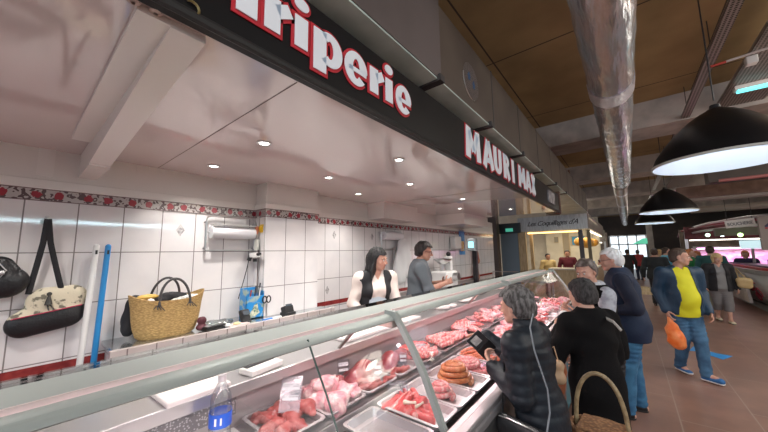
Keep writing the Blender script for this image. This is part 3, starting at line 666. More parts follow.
dup(st0, (-1.35, 1.46, .925), 1.2, 'red strip of meat lying against the big liver', None, 1.0)
dup(st0, (-1.28, 1.62, .915), 1.7, 'red strip at the right end of the liver tray', None, .8)
dup(st0, (-1.30, 1.76, .915), 1.5, 'red strip at the front of the second liver tray', None, 1.0)
bf = lump('folded_beef', BEEF, .006, b_fold, (-1.04, 1.46, .862), 'bright red folded beef heaped in the tray beside the glass rib', 'beef', None, .2, 1.15)
dup(bf, (-.95, 1.50, .865), 2.0, 'second fold of red beef toward the front rim beside the glass rib', None, .95)
dup(bf, (-1.09, 1.55, .87), 1.1, 'red beef piece under the dark price tag', None, .8)
ft = lump('fat_piece', meat('white_fat', (.82, .70, .55), (.86, .78, .70), 30, .3), .004, b_fat, (-1.00, 1.43, .92), 'small yellow white piece of fat on the folded red beef', 'fat')
dup(ft, (-.95, 1.46, .915), 1.1, 'second piece of pale fat on the red beef, nearer the glass', None, .8)
def coil(name, label, m, c, R, r, turns, layers, group=None):
    P = []; z = r
    for L in range(layers):
        tot = 26*turns if L == layers-1 else 26
        for i in range(tot):
            a = 2*math.pi*i/26
            if layers > 1 and L < layers-1: rad = R-L*.016+.004*math.sin(a*3+L); zz = r+(L+i/tot)*r*1.85
            else: rad = max(R-L*.016-(i/tot)*(R-L*.016-r), r*.8); zz = r+L*r*1.85+(i/tot)*r*.6
            P.append((rad*math.cos(a), rad*math.sin(a), zz))
        if L < layers-1: P = P[:len(P)]
    o = MB().tube(P, r, 12).build(name, m, None, loc=c); return tag(o, label, 'sausage', group)
coil('sausage_coil', 'big orange brown sausage coiled into a stacked mound on a white tray', BRSA, (-1.0, 1.985, .862), .108, .0165, 3, 4)
coil('sausage_coil', 'small coil of pink sausage left of the orange brown coil', PKSA, (-.965, 1.72, .862), .070, .016, 2, 3)
coil('sausage_coil', 'pale pink coiled sausage lying flat beyond the orange brown coil', PKSA, (-1.03, 2.25, .862), .10, .018, 3, 2)
def b_saus(s): 
    P = [(-.09, 0, .014), (-.04, .012, .015), (.03, .01, .014), (.09, -.012, .014)]
    for a, b in zip(P, P[1:]): s.C(a, b, .013, .013, .006)
ps_ = lump('pink_sausage', PKSA, .005, b_saus, (-.89, 2.20, .862), 'thick pale pink sausage lying in front of the pink coil', 'sausage', None, .9, 1.2)
dup(ps_, (-.90, 2.27, .862), .8, 'pale pink sausage beside the flat pink coil, farther from the glass rib', None, 1.2)
rs = lump('thin_sausage', RDSA, .005, b_saus, (-1.14, 2.41, .862), 'thin red sausage nearest the orange brown coil in its tray', 'sausage', None, 1.2, 1)
for i in range(15):
    lb = 'thin red sausage in the %s of the tray beside the wallet' % ['front layer', 'middle layer', 'top back layer'][i//6]
    dup(rs, (-1.14+.055*(i % 6)+random.uniform(-.01, .01), 2.45+.05*(i//6)+random.uniform(-.01, .01), .862+.012*(i//6)), random.uniform(.9, 1.4), lb, lb.replace('sausage', 'sausages'), random.uniform(.8, 1.0))
# heaps further along: every piece a thing, copies of a few kinds
ch = lump('pork_chop', PORK, .006, b_chop, (-1.42, 2.1, .93), 'pink pork piece in the heaps of meat filling the far part of the case', 'meat', 'pink pieces in the far heaps')
rd = lump('beef_piece', BEEF, .006, b_chop, (-1.36, 2.18, .93), 'red beef piece in the heaps of meat filling the far part of the case', 'meat', 'red pieces in the far heaps')
pa = lump('poultry_piece', PALE, .006, b_trotter, (-1.1, 3.3, .88), 'pale cream piece in the heaps of meat filling the far part of the case', 'meat', 'pale pieces in the far heaps')
mi = lump('meat_fold', MINC, .006, b_fold, (-1.42, 2.14, .93), 'long red and pink fold of meat heaped in the far part of the case', 'meat', 'folded pieces in the far heaps')
kinds = [ch, rd, mi, ch, pa, mi]
ORD = 'first second third fourth fifth sixth seventh eighth ninth tenth eleventh twelfth thirteenth'.split()
def far_dup(q, loc, row, i, s_):
    kl = {ch: 'pink pork piece', rd: 'red beef piece', pa: 'pale cream piece', mi: 'red meat fold'}[q]
    L_ = '%s in the %s heap of the %s row beyond the glass rib' % (kl, ORD[i], row)
    dup(q, loc, random.uniform(0, 6.28), L_, L_.replace('piece', 'pieces').replace('fold', 'folds'), s_)
for q_, l_ in ((ch, 'first pink pork piece'), (rd, 'first red beef piece'), (mi, 'first long fold of red meat')): q_['label'] = l_+' in the rear row just beyond the near glass rib'; del q_['group']
pa['label'] = 'pale cream piece standing out at the back edge of the front row heaps'; del pa['group']
for i in range(13):           # rear row
    y = 2.05+.295*i; kk = [rd, mi, mi, ch, rd, pa, ch, mi, rd, ch, pa, mi, ch][i]
    for j in range(8 if kk is not mi else 5):
        q = kk if random.random() < .75 else random.choice(kinds)
        far_dup(q, (random.uniform(-1.51, -1.31), y+random.uniform(-.03, .20), .925+.018*(j//3)+random.uniform(0, .01)), 'rear', i, random.uniform(.75, 1.1))
for i in range(11):          # front row
    y = 2.74+.295*i; kk = [ch, rd, pa, ch, mi, rd, ch, pa, rd, mi, ch][i]
    for j in range(9 if kk is not mi else 5):
        q = kk if random.random() < .75 else random.choice(kinds)
        far_dup(q, (random.uniform(-1.12, -.88), y+random.uniform(-.03, .20), .872+.02*(j//3)+random.uniform(0, .012)), 'front', i, random.uniform(.8, 1.15))
# price tags: clear upright holders with a card and print
CLR = glass_mat('clear_tag', (.90, .90, .93), .15, .08, .25)
PRN = mat('tag_print', (.25, .24, .27), .5, bump=.01)
CARD = mat('tag_card', (.70, .70, .73), .4, bump=.01)
def price_tag(label, loc, rz, w=.075, hh=.11, dark=False, tilt=-.25):
    t = thing('price_tag', label, 'price tag', loc, rz)
    R = (tilt, 0, 0); B = lambda x, z, dx, dz, y=0, th=.002: MB().box((x, y, z), (dx, th, dz))
    for nm, mb, m in (('holder', B(0, hh/2, w, hh), CLR), ('card', B(0, hh*.72, w*.8, hh*.2, -.0025).box((0, -.0025, hh*.40), (w*.75, .002, hh*.14)), CARD if not dark else mat('tag_grey', (.35, .34, .36), .4, bump=.02))):
        o = mb.build(nm, m, t if nm == 'holder' else hol, smooth=False)
        if nm == 'holder': hol = o; o.rotation_euler = R
    p = MB()
    for r_ in range(3):
        for q in range(5):
            if (q+r_) % 4 == 3: continue
            p.box((-w*.3+q*w*.15, -.0042, hh*(.77-.05*r_-.24*(r_ > 1))), (w*.11, .001, hh*.022))
    o = p.build('print', PRN, hol, smooth=False)
    sp = MB(); sp.cyl((0, .012, -.04), (0, 0, .01), .0015, seg=6); sp.build('spike', STEEL, t)
faces = math.radians(40)
price_tag('tall clear price tag standing in the nearest rear tray of kidneys', (-1.38, .93, .965), faces, .105, .16, False, -.4)
price_tag('clear folded price tag between the pale offal and the liver', (-1.44, 1.36, .985), faces+.3, .075, .10)
price_tag('clear price tag standing on the large liver', (-1.30, 1.52, .955), faces, .055, .095)
price_tag('white price tag by the dark liver just left of the glass rib', (-1.30, 1.80, .955), faces, .055, .085)
price_tag('wide dark printed price tag behind the folded red beef', (-1.13, 1.50, .93), faces, .12, .06, True)
price_tag('white price tag stuck in the red meat beyond the glass rib', (-1.36, 2.13, .97), faces, .08, .05)
price_tag('small price tag behind the orange brown sausage coil', (-1.17, 1.90, .90), faces, .05, .06, True)
tagp = [( -1.30, 2.75), (-1.33, 3.1), (-1.14, 2.95), (-1.30, 3.6), (-1.14, 3.55), (-1.30, 4.3), (-1.14, 4.2), (-1.3, 5.0)]
for i, (x, y) in enumerate(tagp):
    price_tag('small %s price tag, %s in order along the far heaps beyond the near glass rib' % ('grey' if i % 3 == 2 else 'white', ORD[i]), (x, y, .975 if x < -1.2 else .93), faces, .07, .055, i % 3 == 2)
# lemon-yellow packet and white plate in far front heaps
tag(MB().lathe([(.001, .0), (.05, .0), (.095, .018), (.10, .022), (.09, .020), (.05, .008), (.001, .008)], seg=32).build('white_plate', WHITE, None, loc=(-.93, 3.55, .93)), 'round white plate among the meat right of the grey haired woman', 'plate')
pk = tag(MB().box((0, 0, .05), (.012, .07, .10), (0, .2, 0)).build('label_card', mat('yellow_card', (.70, .50, .18), .4, col2=(.8, .75, .6), scale=30), None, bevel=.002, loc=(-1.12, 2.72, .91)), 'upright yellow and cream card in front of the reaching hand', 'card')
# water bottle on the white shelf
bt = thing('water_bottle', 'clear plastic water bottle with a blue label standing inside the case', 'bottle', (-1.42, .62, .916))
PET = glass_mat('bottle_plastic', (.95, .97, .98), .12, .06, .5)
pf = [(.001, 0), (.035, 0), (.042, .012), (.041, .03), (.043, .045), (.040, .06), (.043, .075), (.041, .09), (.043, .105), (.043, .185), (.040, .20), (.0425, .215), (.038, .235), (.026, .265), (.016, .285), (.0145, .30)]
MB().lathe(pf, seg=28).build('bottle_body', PET, bt)
MB().lathe([(.0445, .115), (.0447, .116), (.0447, .170), (.0445, .171)], seg=28).build('paper_label', mat('label_blue', (.03, .12, .62), .3, bump=.01), bt)
MB().box((.042*math.cos(-.6)*1.0, .042*math.sin(-.6), .143), (.004, .028, .028), (0, 0, -.6)).build('label_mark', WHITE, bt, smooth=False)
MB().lathe([(.016, .290), (.017, .30), (.017, .318), (.001, .32)], seg=20).build('cap', mat('cap_clear', (.75, .72, .75), .3, bump=.01), bt)
MB().lathe([(.001, .004), (.039, .012), (.040, .10), (.040, .17), (.001, .171)], seg=24).build('water', glass_mat('water', (.97, .98, .99), .10, .03, .3), bt)
# ================================================================= back worktop and the things on the wall
wt = thing('back_worktop', 'steel topped worktop with a tiled front edge along the wall', 'worktop', (0, 0, 0))
MB().b2((-2.895, .44, 1.14), (-2.50, 1.515, 1.17)).b2((-2.69, 1.52, 1.14), (-2.50, 2.2, 1.17)).build('top', mat('worktop_steel', (.50, .53, .55), .16, .85, bump=.03, bscale=10), wt, smooth=False)
MB().b2((-2.51, .42, 1.10), (-2.47, 2.2, 1.178)).build('tiled_edge', tiled('edge_tile', (.62, .56, .54), (.50, .44, .42), (.2, .16, .15), .15, .2, .004, 'wall', (.02, 0), .2), wt, smooth=False)
MB().b2((-2.88, .46, .2), (-2.53, 1.5, 1.14)).b2((-2.68, 1.5, .2), (-2.53, 2.18, 1.14)).build('cabinet', TILE, wt, smooth=False)
WTZ = 1.171
# hook with two bags
hk = thing('wall_hook', 'metal hook on the tiles holding the printed shoulder bag', 'hook', (-2.90, .12, 1.98))
MB().cyl((0, 0, 0), (.012, 0, 0), .026, seg=20).build('plate', STEEL, hk)
MB().tube([(.01, 0, .005), (.035, 0, -.005), (.045, 0, .01), (.045, 0, .022)], .006, 8).sph((.045, 0, .026), .010).build('prong', STEEL, hk)
FLORB = mat('printed_canvas', (.62, .56, .42), .75, col2=(.16, .15, .11), scale=26, lo=.54, hi=.60, detail=6, bump=.2, bscale=90)
BLKF = mat('black_fabric', (.016, .016, .019), .7, bump=.3, bscale=120)
BLKL = mat('black_leather', (.018, .018, .02), .32, bump=.25, bscale=90)
bg = thing('shoulder_bag', 'black and cream shoulder bag with a sketched print hanging from the wall hook', 'bag', (-2.85, .165, 1.29))
s = SDF(.006)
s.C((0, -.085, .065), (.0, .09, .095), .080, .080, .03, (1, 0, 0), 2.2).C((0, -.01, .19), (0, .10, .205), .085, .075, .05, (1, 0, 0), 2.8)
f_, lo_ = s.grid(); V, Q = surface_nets(f_, lo_, s.h)
ob = mesh_obj('bag_body', [(V, Q)], FLORB, bg); ob.data.materials.append(BLKL)
for p in ob.data.polygons:
    c = p.center
    if c.z < .125+.16*(c.y+.0): p.material_index = 1
MB().tube([(.040-.06*abs(y_)*abs(y_)*6*.5, y_, .126+.16*y_) for y_ in np.linspace(-.14, .15, 14)], .0035, 6).build('red_piping', mat('red_piping', (.45, .03, .08), .5, bump=.01), bg)
for y0_, y1_ in ((-.04, -.085), (-.045, .055)):
    st_ = MB(); st_.tube([(.045-.0, -.045+.005*(y1_ > 0), .70), (.035, (y0_*.75+y1_*.25), .55), (.025, (y0_*.4+y1_*.6), .40), (.01, y1_, .24)], (.014, .004), 8, flat=(0, 1, 0)); st_.build('strap', BLKF, bg)
fg = MB()
fg.sph((.040, .0, .235), .012, 10, (.4, 1, 1)).cyl((.040, .0, .225), (.043, .0, .17), .006, .018, seg=8).cyl((.042, -.005, .175), (.044, .005, .135), .004, seg=6).cyl((.042, .005, .175), (.044, .025, .14), .004, seg=6)
fg.build('printed_figure', mat('print_ink', (.05, .05, .045), .7, bump=.01), bg)
b2_ = thing('black_handbag', 'shiny black handbag with pale piping at the left edge of the picture', 'bag', (-2.83, -.10, 1.53))
s = SDF(.008); s.C((0, -.12, .07), (0, .09, .08), .10, .09, .04, (1, 0, 0), 1.8).C((0, -.08, .18), (0, .06, .17), .07, .06, .05, (1, 0, 0), 2.2); s.disp = wob(.003, 40)
mesh_obj('bag_body', [s.mesh()], BLKL, b2_)
MB().tube([(.058, -.12+.02*i, .10+.004*i) for i in range(11)], .012, 8, flat=None).build('pale_band', mat('grey_band', (.5, .5, .5), .3, bump=.01), b2_)
MB().tube([(.045, .0, .22), (.05, .05, .20), (.05, .085, .15), (.045, .06, .10), (.045, .065, .06)], .003, 6).build('pale_piping', MATS['grey_band'], b2_)
MB().tube([(0, -.05, .22), (.01, -.045, .32), (.01, .0, .34), (0, .03, .22)], .007, 8).build('handle', BLKL, b2_)
# broom poles
def pole(name, label, col, x, y0, y1, z1, r):
    t = thing(name, label, 'broom', (0, 0, 0)); c = mat(name+'_c', col, .3, bump=.02)
    MB().tube([(x+.10, y0, .35), (x, y1, z1)], r, 14).build('handle', c, t)
    MB().sph((x, y1, z1), r*1.02, 12).build('end_cap', c, t)
    MB().box((x+.012, y1+.0, z1-.04), (r*1.1, r*.7, .028)).build('hanging_slot', BLACKP, t)
    MB().box((x+.10, y0, .30), (.06, .22, .09)).build('brush_block', c, t, bevel=.01)
    b = MB()
    for i in range(40): b.cyl((x+.10+random.uniform(-.02, .02), y0+random.uniform(-.1, .1), .26), (x+.10+random.uniform(-.03, .03), y0+random.uniform(-.12, .12), .201), .003, seg=4)
    br_ = b.build('bristles', c, t); br_['kind'] = 'stuff'
pole('white_broom', 'white broom handle leaning on the tiles left of the blue one', (.72, .72, .70), -2.84, .30, .36, 1.82, .017)
pole('blue_broom', 'bright blue broom handle leaning on the tiles between the white one and the basket', (.02, .22, .52), -2.84, .37, .42, 1.82, .0165)
# wicker basket on the worktop
def wick(name, c1, c2, sc=(1, 1, 3), f=55):
    m, N, L, b = node_mat(name, .65)
    tc = N.new('ShaderNodeTexCoord'); mp = N.new('ShaderNodeMapping'); mp.inputs['Scale'].default_value = sc; L.new(tc.outputs['Object'], mp.inputs[0])
    v = N.new('ShaderNodeTexVoronoi'); v.inputs['Scale'].default_value = f; L.new(mp.outputs[0], v.inputs['Vector'])
    r = N.new('ShaderNodeValToRGB'); r.color_ramp.elements[0].color = tuple(c1)+(1,); r.color_ramp.elements[1].color = tuple(c2)+(1,); r.color_ramp.elements[0].position = .1; r.color_ramp.elements[1].position = .7
    L.new(v.outputs[0], r.inputs[0]); L.new(r.outputs[0], b.inputs['Base Color']); bp = N.new('ShaderNodeBump'); bp.inputs['Strength'].default_value = .8; bp.inputs['Distance'].default_value = .004; bp.invert = True
    L.new(v.outputs[0], bp.inputs['Height']); L.new(bp.outputs[0], b.inputs['Normal']); return m
WICK = wick('straw_weave', (.66, .44, .17), (.40, .25, .09))
bk = thing('wicker_basket', 'golden straw shopping basket with a dark leather handle on the worktop', 'basket', (-2.69, .76, WTZ))
prof = [(.001, .0), (.145, .0), (.165, .02), (.182, .08), (.19, .14), (.198, .20), (.212, .262)]
m_ = MB(); seg = 40; rings = []
for r, z in prof+[(.204, .262), (.19, .20), (.17, .05), (.001, .03)]:
    rings.append([m_.bm.verts.new((r*.62*math.cos(2*math.pi*k/seg), r*1.12*math.sin(2*math.pi*k/seg), z+(.05*abs(math.sin(2*math.pi*k/seg))**3 if z > .25 else .025*abs(math.sin(2*math.pi*k/seg))**3*(z > .18)))) for k in range(seg)])
for A, B in zip(rings, rings[1:]):
    for k in range(seg): m_.bm.faces.new((A[k], A[(k+1) % seg], B[(k+1) % seg], B[k]))
m_.build('basket_body', WICK, bk)
HND = mat('dark_leather_handle', (.05, .045, .045), .45, bump=.4, bscale=120)
for x_, tl in ((.118, .0), (-.118, .03)):
    P = [(x_*(1-.3*math.sin(a)), -.095*math.cos(a)*1.0+.01, .245+.165*math.sin(a)) for a in np.linspace(-.12, math.pi+.12, 22)]
    MB().tube(P, .0085, 10).build('handle', HND, bk)
kn = MB()
for y_ in (-.09, .11): 
    for i in range(4): kn.cyl((.118, y_-.012+.006*i, .235), (.136, y_-.03+.022*i, .215-.006*i), .003, seg=6)
kn.build('handle_stitching', HND, bk)
def blob(name, m, loc, parts, label, cat, d=(.005, 40), h=.007, parent=None):
    s = SDF(h)
    for c, r in parts: s.E(c, r, k=.02)
    s.disp = wob(*d); o = mesh_obj(name, [s.mesh()], m, parent, loc)
    if label: tag(o, label, cat)
    return o
blob('black_scarf', BLKF, (-2.70, .77, 1.43), [((0, -.06, 0), (.05, .06, .03)), ((0, .04, .01), (.05, .08, .035)), ((.0, .0, .03), (.04, .06, .02))], 'black cloth bundled inside the straw basket', 'clothing')
blob('printed_cloth', mat('white_print_cloth', (.75, .74, .70), .7, col2=(.35, .36, .34), scale=45, lo=.5, hi=.6, bump=.1), (-2.68, .86, 1.42), [((0, 0, 0), (.05, .10, .025)), ((0, .05, .012), (.04, .07, .02))], 'white printed cloth sticking out at the right side of the straw basket', 'clothing')
blob('yellow_box', mat('yellow_tan', (.66, .42, .10), .5, bump=.05), (-2.69, .64, 1.46), [((0, -.02, 0), (.03, .05, .016)), ((0, .02, 0), (.03, .04, .016))], 'small yellow tan purse at the left rim of the straw basket', 'purse')
blob('crumpled_tissue', WHITE, (-2.63, .635, 1.42), [((0, 0, 0), (.02, .022, .03)), ((0, .01, .01), (.015, .02, .02))], 'small white crumpled tissue in the front left of the straw basket', 'tissue', (.003, 90), .004)
blob('dark_bundle', BLKF, (-2.80, .565, 1.30), [((0, 0, 0), (.05, .05, .09)), ((0, .02, .1), (.05, .05, .07)), ((.02, -.01, -.06), (.05, .04, .05))], 'dark jacket bundle wedged behind the left side of the basket', 'clothing')
blob('clear_bag', glass_mat('clear_film', (.80, .86, .88), .12, .25, 1.5), (-2.66, 1.06, 1.20), [((0, 0, 0), (.05, .07, .03)), ((0, .1, .0), (.04, .07, .025))], 'crumpled clear plastic film bag on the worktop right of the basket', 'plastic bag', (.006, 60))
wl_ = thing('card_holder', 'flat black leather wallet on the worktop right of the basket', 'wallet', (-2.56, 1.03, WTZ+.004), .15)
MB().b2((-.045, -.075, 0), (.045, .075, .016)).build('lower_half', BLKL, wl_, bevel=.005, smooth=False)
MB().box((.005, .0, .026), (.088, .15, .012), (0, -.08, 0)).build('upper_half', BLKL, wl_, bevel=.005, smooth=False)
MB().b2((-.02, -.06, .0335), (.03, -.03, .0345)).build('silver_line', STEEL, wl_, smooth=False)
blob('plum_pouch', mat('plum_cloth', (.10, .025, .035), .6, bump=.2), (-2.60, .965, 1.20), [((0, 0, 0), (.035, .04, .025)), ((0, 0, .05), (.03, .035, .03))], 'dark plum pouch leaning on the right end of the straw basket', 'pouch')
for i, (y, l, c) in enumerate(((1.13, 'white rounded plastic tub on the worktop nearest the wallet', (.82, .82, .80)), (1.21, 'pale yellow sponge on the worktop beside the white tub', (.62, .56, .30)))):
    o = blob('small_tub' if i == 0 else 'sponge', mat('tub%d' % i, c, .5, bump=.05), (-2.55, y, 1.187), [((0, 0, 0), (.025, .03, .016))], l, 'tub' if i == 0 else 'sponge', (.001, 60), .005)
rd_ = thing('card_reader', 'black card terminal propped on the worktop left of the blue box', 'card terminal', (-2.60, 1.30, WTZ+.05), .1)
MB().box((0, 0, 0), (.035, .08, .12), (0, -.45, 0)).build('body', BLACKP, rd_, bevel=.008, smooth=False)
MB().box((.020, 0, .035), (.003, .06, .035), (0, -.45, 0)).build('screen', mat('dark_screen', (.08, .10, .12), .15, bump=.01), rd_, smooth=False)
ky = MB()
for a in range(3):
    for b in range(4): ky.box((.0205-.0+.007*b-.002, -.02+.02*a, -.005-.014*b), (.003, .013, .009), (0, -.45, 0))
ky.build('keypad', mat('grey_keys', (.25, .25, .26), .5, bump=.01), rd_, smooth=False)
rd2 = thing('charging_cradle', 'black phone cradle on the worktop at the foot of the tiled pillar', 'cradle', (-2.58, 1.70, WTZ), .1)
MB().box((0, 0, .05), (.07, .10, .07), (0, -.35, 0)).b2((-.05, -.05, 0), (.06, .06, .03)).build('body', BLACKP, rd2, bevel=.01, smooth=False)
MB().box((.022, 0, .085), (.004, .07, .04), (0, -.35, 0)).build('display', MATS['dark_screen'], rd2, smooth=False)
bx = thing('blue_carton', 'upright blue printed carton holding pens and tools on the worktop', 'carton', (-2.74, 1.43, WTZ))
MB().b2((-.06, -.085, 0), (-.055, .085, .27)).b2((.055, -.085, 0), (.06, .085, .20)).b2((-.06, -.085, 0), (.06, -.08, .27)).b2((-.06, .08, 0), (.06, .085, .24)).b2((-.06, -.085, 0), (.06, .085, .01)).build('box', mat('blue_card', (.02, .26, .62), .4, col2=(.35, .45, .40), scale=14, lo=.52, hi=.60), bx, smooth=False)
mx = MB(); mx.prism([(-.05, .03), (-.01, .12), (.02, .14), (.03, .08), (.045, .05), (.0, .02)], 'x', .0605, .0625); mx.build('printed_picture', mat('pale_print', (.70, .68, .50), .5, col2=(.1, .2, .15), scale=40), bx, smooth=False)
pens = [(-.02, -.03, .20, (.6, .1, .05)), (.01, .0, .24, (.05, .05, .05)), (.03, .03, .22, (.7, .7, .7)), (-.01, .05, .26, (.03, .03, .03))]
for i, (x, y, z, c) in enumerate(pens):
    cn = ['red', 'short black', 'silver', 'tall black'][i]
    tag(MB().tube([(-2.74+x, 1.43+y, WTZ+.012), (-2.72+x, 1.43+y+.02, WTZ+z+.05)], .006, 8).build('pen', mat('pen%d' % i, c, .4, bump=.01)), cn+' pen standing in the blue carton', 'pen')
sc = thing('black_scissors', 'black handled scissors standing beside the blue carton', 'scissors', (-2.66, 1.53, WTZ))
MB().tube([(0, 0, .002), (0, 0, .12)], .006, 6).build('blades', STEEL, sc)
MB().tube([(0, .02*math.cos(a)+.02, .16+.03*math.sin(a)) for a in np.linspace(0, 6.28, 16)[:-1]], .006, 8, closed=True).tube([(0, .02*math.cos(a)-.02, .16+.03*math.sin(a)) for a in np.linspace(0, 6.28, 16)[:-1]], .006, 8, closed=True).build('finger_loops', BLACKP, sc)
for i, (y, c, l) in enumerate(((1.47, (.05, .25, .7), 'short blue marker lying in front of the blue carton'), (1.56, (.80, .80, .80), 'white marker lying in front of the black cradle'))):
    tag(MB().tube([(-2.53, y-.045, WTZ+.008), (-2.53, y+.045, WTZ+.008)], .008, 10).build('marker', mat('mk%d' % i, c, .4, bump=.01)), l, 'marker')
tag(MB().b2((-2.60, 1.14, WTZ), (-2.51, 1.30, WTZ+.012)).build('notepad', mat('pink_pad', (.62, .48, .46), .6, bump=.02), bevel=.002, smooth=False), 'thin pinkish notepad lying at the edge of the worktop', 'notepad')
# paper roll dispenser on the wall
def roll_holder(label, y0, y1, z0, z1, zr, rr, x=-2.90, endcol=None):
    t = thing('paper_roll_holder', label, 'paper roll holder', (x, 0, 0)); cy = (y0+y1)/2
    rc = .05
    loop = []
    for (yy, zz, a0) in ((y1-rc, z1-rc, 0), (y0+rc, z1-rc, 90), (y0+.01, z0+.01, 180), (y1-.01, z0+.01, 270)):
        rr_ = rc if zz > (z0+z1)/2 else .01
        for i in range(5):
            a = math.radians(a0+22.5*i); loop.append((.05, yy+rr_*math.cos(a), zz+rr_*math.sin(a)))
    MB().tube(loop, .0075, 8, closed=True).build('wire_frame', STEEL, t)
    MB().cyl((0, y0, z1-.06), (.05, y0, z1-.06), .006, seg=8).cyl((0, y1, z1-.06), (.05, y1, z1-.06), .006, seg=8).cyl((0, y0, z0+.02), (.05, y0, z0+.02), .006, seg=8).cyl((0, y1, z0+.02), (.05, y1, z0+.02), .006, seg=8).build('wall_bracket', STEEL, t)
    MB().cyl((.07, y0, zr), (.07, y1, zr), .006, seg=8).build('axle', STEEL, t)
    MB().cyl((.07, y0+.03, zr), (.07, y1-.02, zr), rr, seg=32).build('paper_roll', mat('roll_paper', (.80, .80, .82), .6, bump=.05), t)
    MB().b2((.05, y0+.03, zr+rr+.008), (.13, y1-.02, zr+rr+.012)).build('cutting_bar', STEEL, t, smooth=False)
    if endcol: MB().cyl((.07, y1-.02, zr), (.07, y1-.012, zr), rr*.9, seg=24).build('red_end', endcol, t)
    return t
roll_holder('wire holder with a thick white paper roll left of the tiled pillar', 1.05, 1.49, 1.79, 2.10, 1.95, .055)
roll_holder('wire holder with a paper roll with a red end behind the grey shirted seller', 3.45, 3.95, 1.80, 2.12, 2.0, .06, -2.90, mat('red_disc', (.6, .05, .08), .4, bump=.01))
sk_ = thing('wall_socket', 'white wall socket with black plugs beside the tiled pillar', 'socket', (-2.9, 1.465, 1.86), 0)
sk_.location = (-2.83, 1.49, 1.84)
MB().b2((0, -.015, -.05), (.06, .009, .05)).build('plate', mat('socket_plate', (.66, .66, .60), .4, bump=.01), sk_, bevel=.004, smooth=False)
MB().b2((-.02, -.05, -.12), (.10, -.0, -.075)).build('adapter', WHITE, sk_, bevel=.006, smooth=False)
MB().cyl((-.02, -.03, -.10), (-.03, -.045, -.15), .020, seg=12).cyl((.06, -.03, -.13), (.06, -.03, -.16), .018, seg=12).cyl((.11, -.03, -.09), (.15, -.03, -.09), .015, seg=12).build('plug', BLACKP, sk_)
MB().tube([(-.03, -.045, -.15), (-.04, -.06, -.25), (-.045, -.09, -.38), (-.03, -.13, -.50)], .004, 6).build('cord', BLACKP, sk_)
tag(MB().sph((-2.80, 1.485, 1.985), .035, 16, (.4, .6, 1.2)).build('orange_sticker', mat('orange_plastic', (.75, .28, .16), .4, bump=.02)), 'small orange plastic tab above the wall socket', 'tag')
tag(MB().prism([(1.50, 2.01), (1.515, 1.96), (1.52, 2.04)], 'x', -2.80, -2.74).build('yellow_tag', mat('yellow_plastic', (.75, .48, .03), .4, bump=.02), smooth=False), 'small yellow tag by the orange tab on the pillar edge', 'tag')
hs = MB(); hs.tube([(-2.80, 1.508, 1.80-.04*i+0) if i % 2 else (-2.792, 1.502, 1.80-.04*i) for i in range(16)], .006, 8)
tag(hs.build('coiled_cord', mat('grey_cord', (.22, .18, .17), .5, bump=.02)), 'thin dark cord running down the side of the tiled pillar', 'cord')
pc = tag(MB().tube([(-2.82, 1.505, 2.12), (-2.82, 1.505, 1.90)], .012, 10).build('cable_channel', mat('grey_channel', (.6, .58, .56), .4, bump=.01)), 'short pale cable channel above the socket at the pillar', 'cable channel')
# coat on a hook, mincer, scale, poster, dried ham further down the wall
ap = SDF(.012)
ap.C((0, -.05, .42), (0, -.12, .0), .11, .17, .05, (1, 0, 0), 2.5).C((0, .06, .42), (0, .12, .05), .10, .15, .05, (1, 0, 0), 2.5).C((0, 0, .48), (0, 0, .2), .07, .12, .05, (1, 0, 0), 2.2)
ap.disp = lambda X, Y, Z: .010*np.sin(38*Y+4*Z)
tag(mesh_obj('hanging_apron', [ap.mesh()], mat('white_cloth', (.72, .72, .72), .75, bump=.2, bscale=60), None, (-2.80, 3.95, 1.42)), 'white apron hanging on the wall between the two sellers', 'apron')
hk2 = tag(MB().tube([(-2.9, 3.95, 1.98), (-2.84, 3.95, 1.97), (-2.83, 3.95, 2.0)], .006, 8).build('coat_hook', STEEL), 'small steel hook above the hanging white apron', 'hook')
hr = tag(MB().tube([(-2.82, 3.72, .2), (-2.82, 3.72, 1.80)], .018, 10).build('grey_pipe', mat('grey_pipe', (.28, .27, .27), .4, .5, bump=.02)), 'grey upright pipe on the wall behind the dark haired seller', 'pipe')
mg = thing('meat_mincer', 'white and steel electric meat machine on the back counter beyond the grey shirted seller', 'meat mincer', (-2.62, 4.95, 1.10))
MB().b2((-.16, -.22, 0), (.16, .22, .30)).build('housing', WHITE, mg, bevel=.03)
MB().lathe([(.001, .30), (.05, .30), (.05, .42), (.16, .50), (.17, .52), (.15, .52), (.03, .44), (.001, .44)], (0, -.05, 0), 24).build('hopper', STEEL, mg)
MB().cyl((.16, .05, .20), (.26, .05, .20), .07, seg=24).build('outlet', STEEL, mg)
MB().b2((-.05, .10, .30), (.08, .2, .56)).build('motor_head', WHITE, mg, bevel=.02)
MB().sph((.02, .15, .60), .045, 12).build('knob', BLACKP, mg)
bc = thing('back_counter', 'low steel back counter behind the grey shirted seller', 'counter', (0, 0, 0))
MB().b2((-2.89, 3.5, 1.06), (-2.40, 7.0, 1.10)).build('top', STEELB, bc, smooth=False)
MB().b2((-2.88, 3.55, .2), (-2.45, 6.95, 1.06)).build('cabinet', TILE, bc, smooth=False)
scl = thing('counter_scale', 'black pole display scale with a glowing cyan screen on the counter', 'scale', (-1.78, 4.35, 1.13))
MB().b2((-.03, -.03, -.0), (.03, .03, .62)).build('pole', BLACKP, scl, smooth=False)
MB().b2((-.12, -.12, 0), (.10, .12, .05)).build('base', BLACKP, scl, bevel=.01, smooth=False)
MB().b2((-.06, -.15, .62), (.07, -.05, .80)).build('display_head', mat('scale_grey', (.20, .22, .22), .4, bump=.02), scl, bevel=.012, smooth=False)
MB().b2((-.03, -.156, .665), (.045, -.15, .755)).build('screen', mat('cyan_screen', (.3, .8, .9), .3, emit=(.25, .70, .85), es=.9), scl, smooth=False)
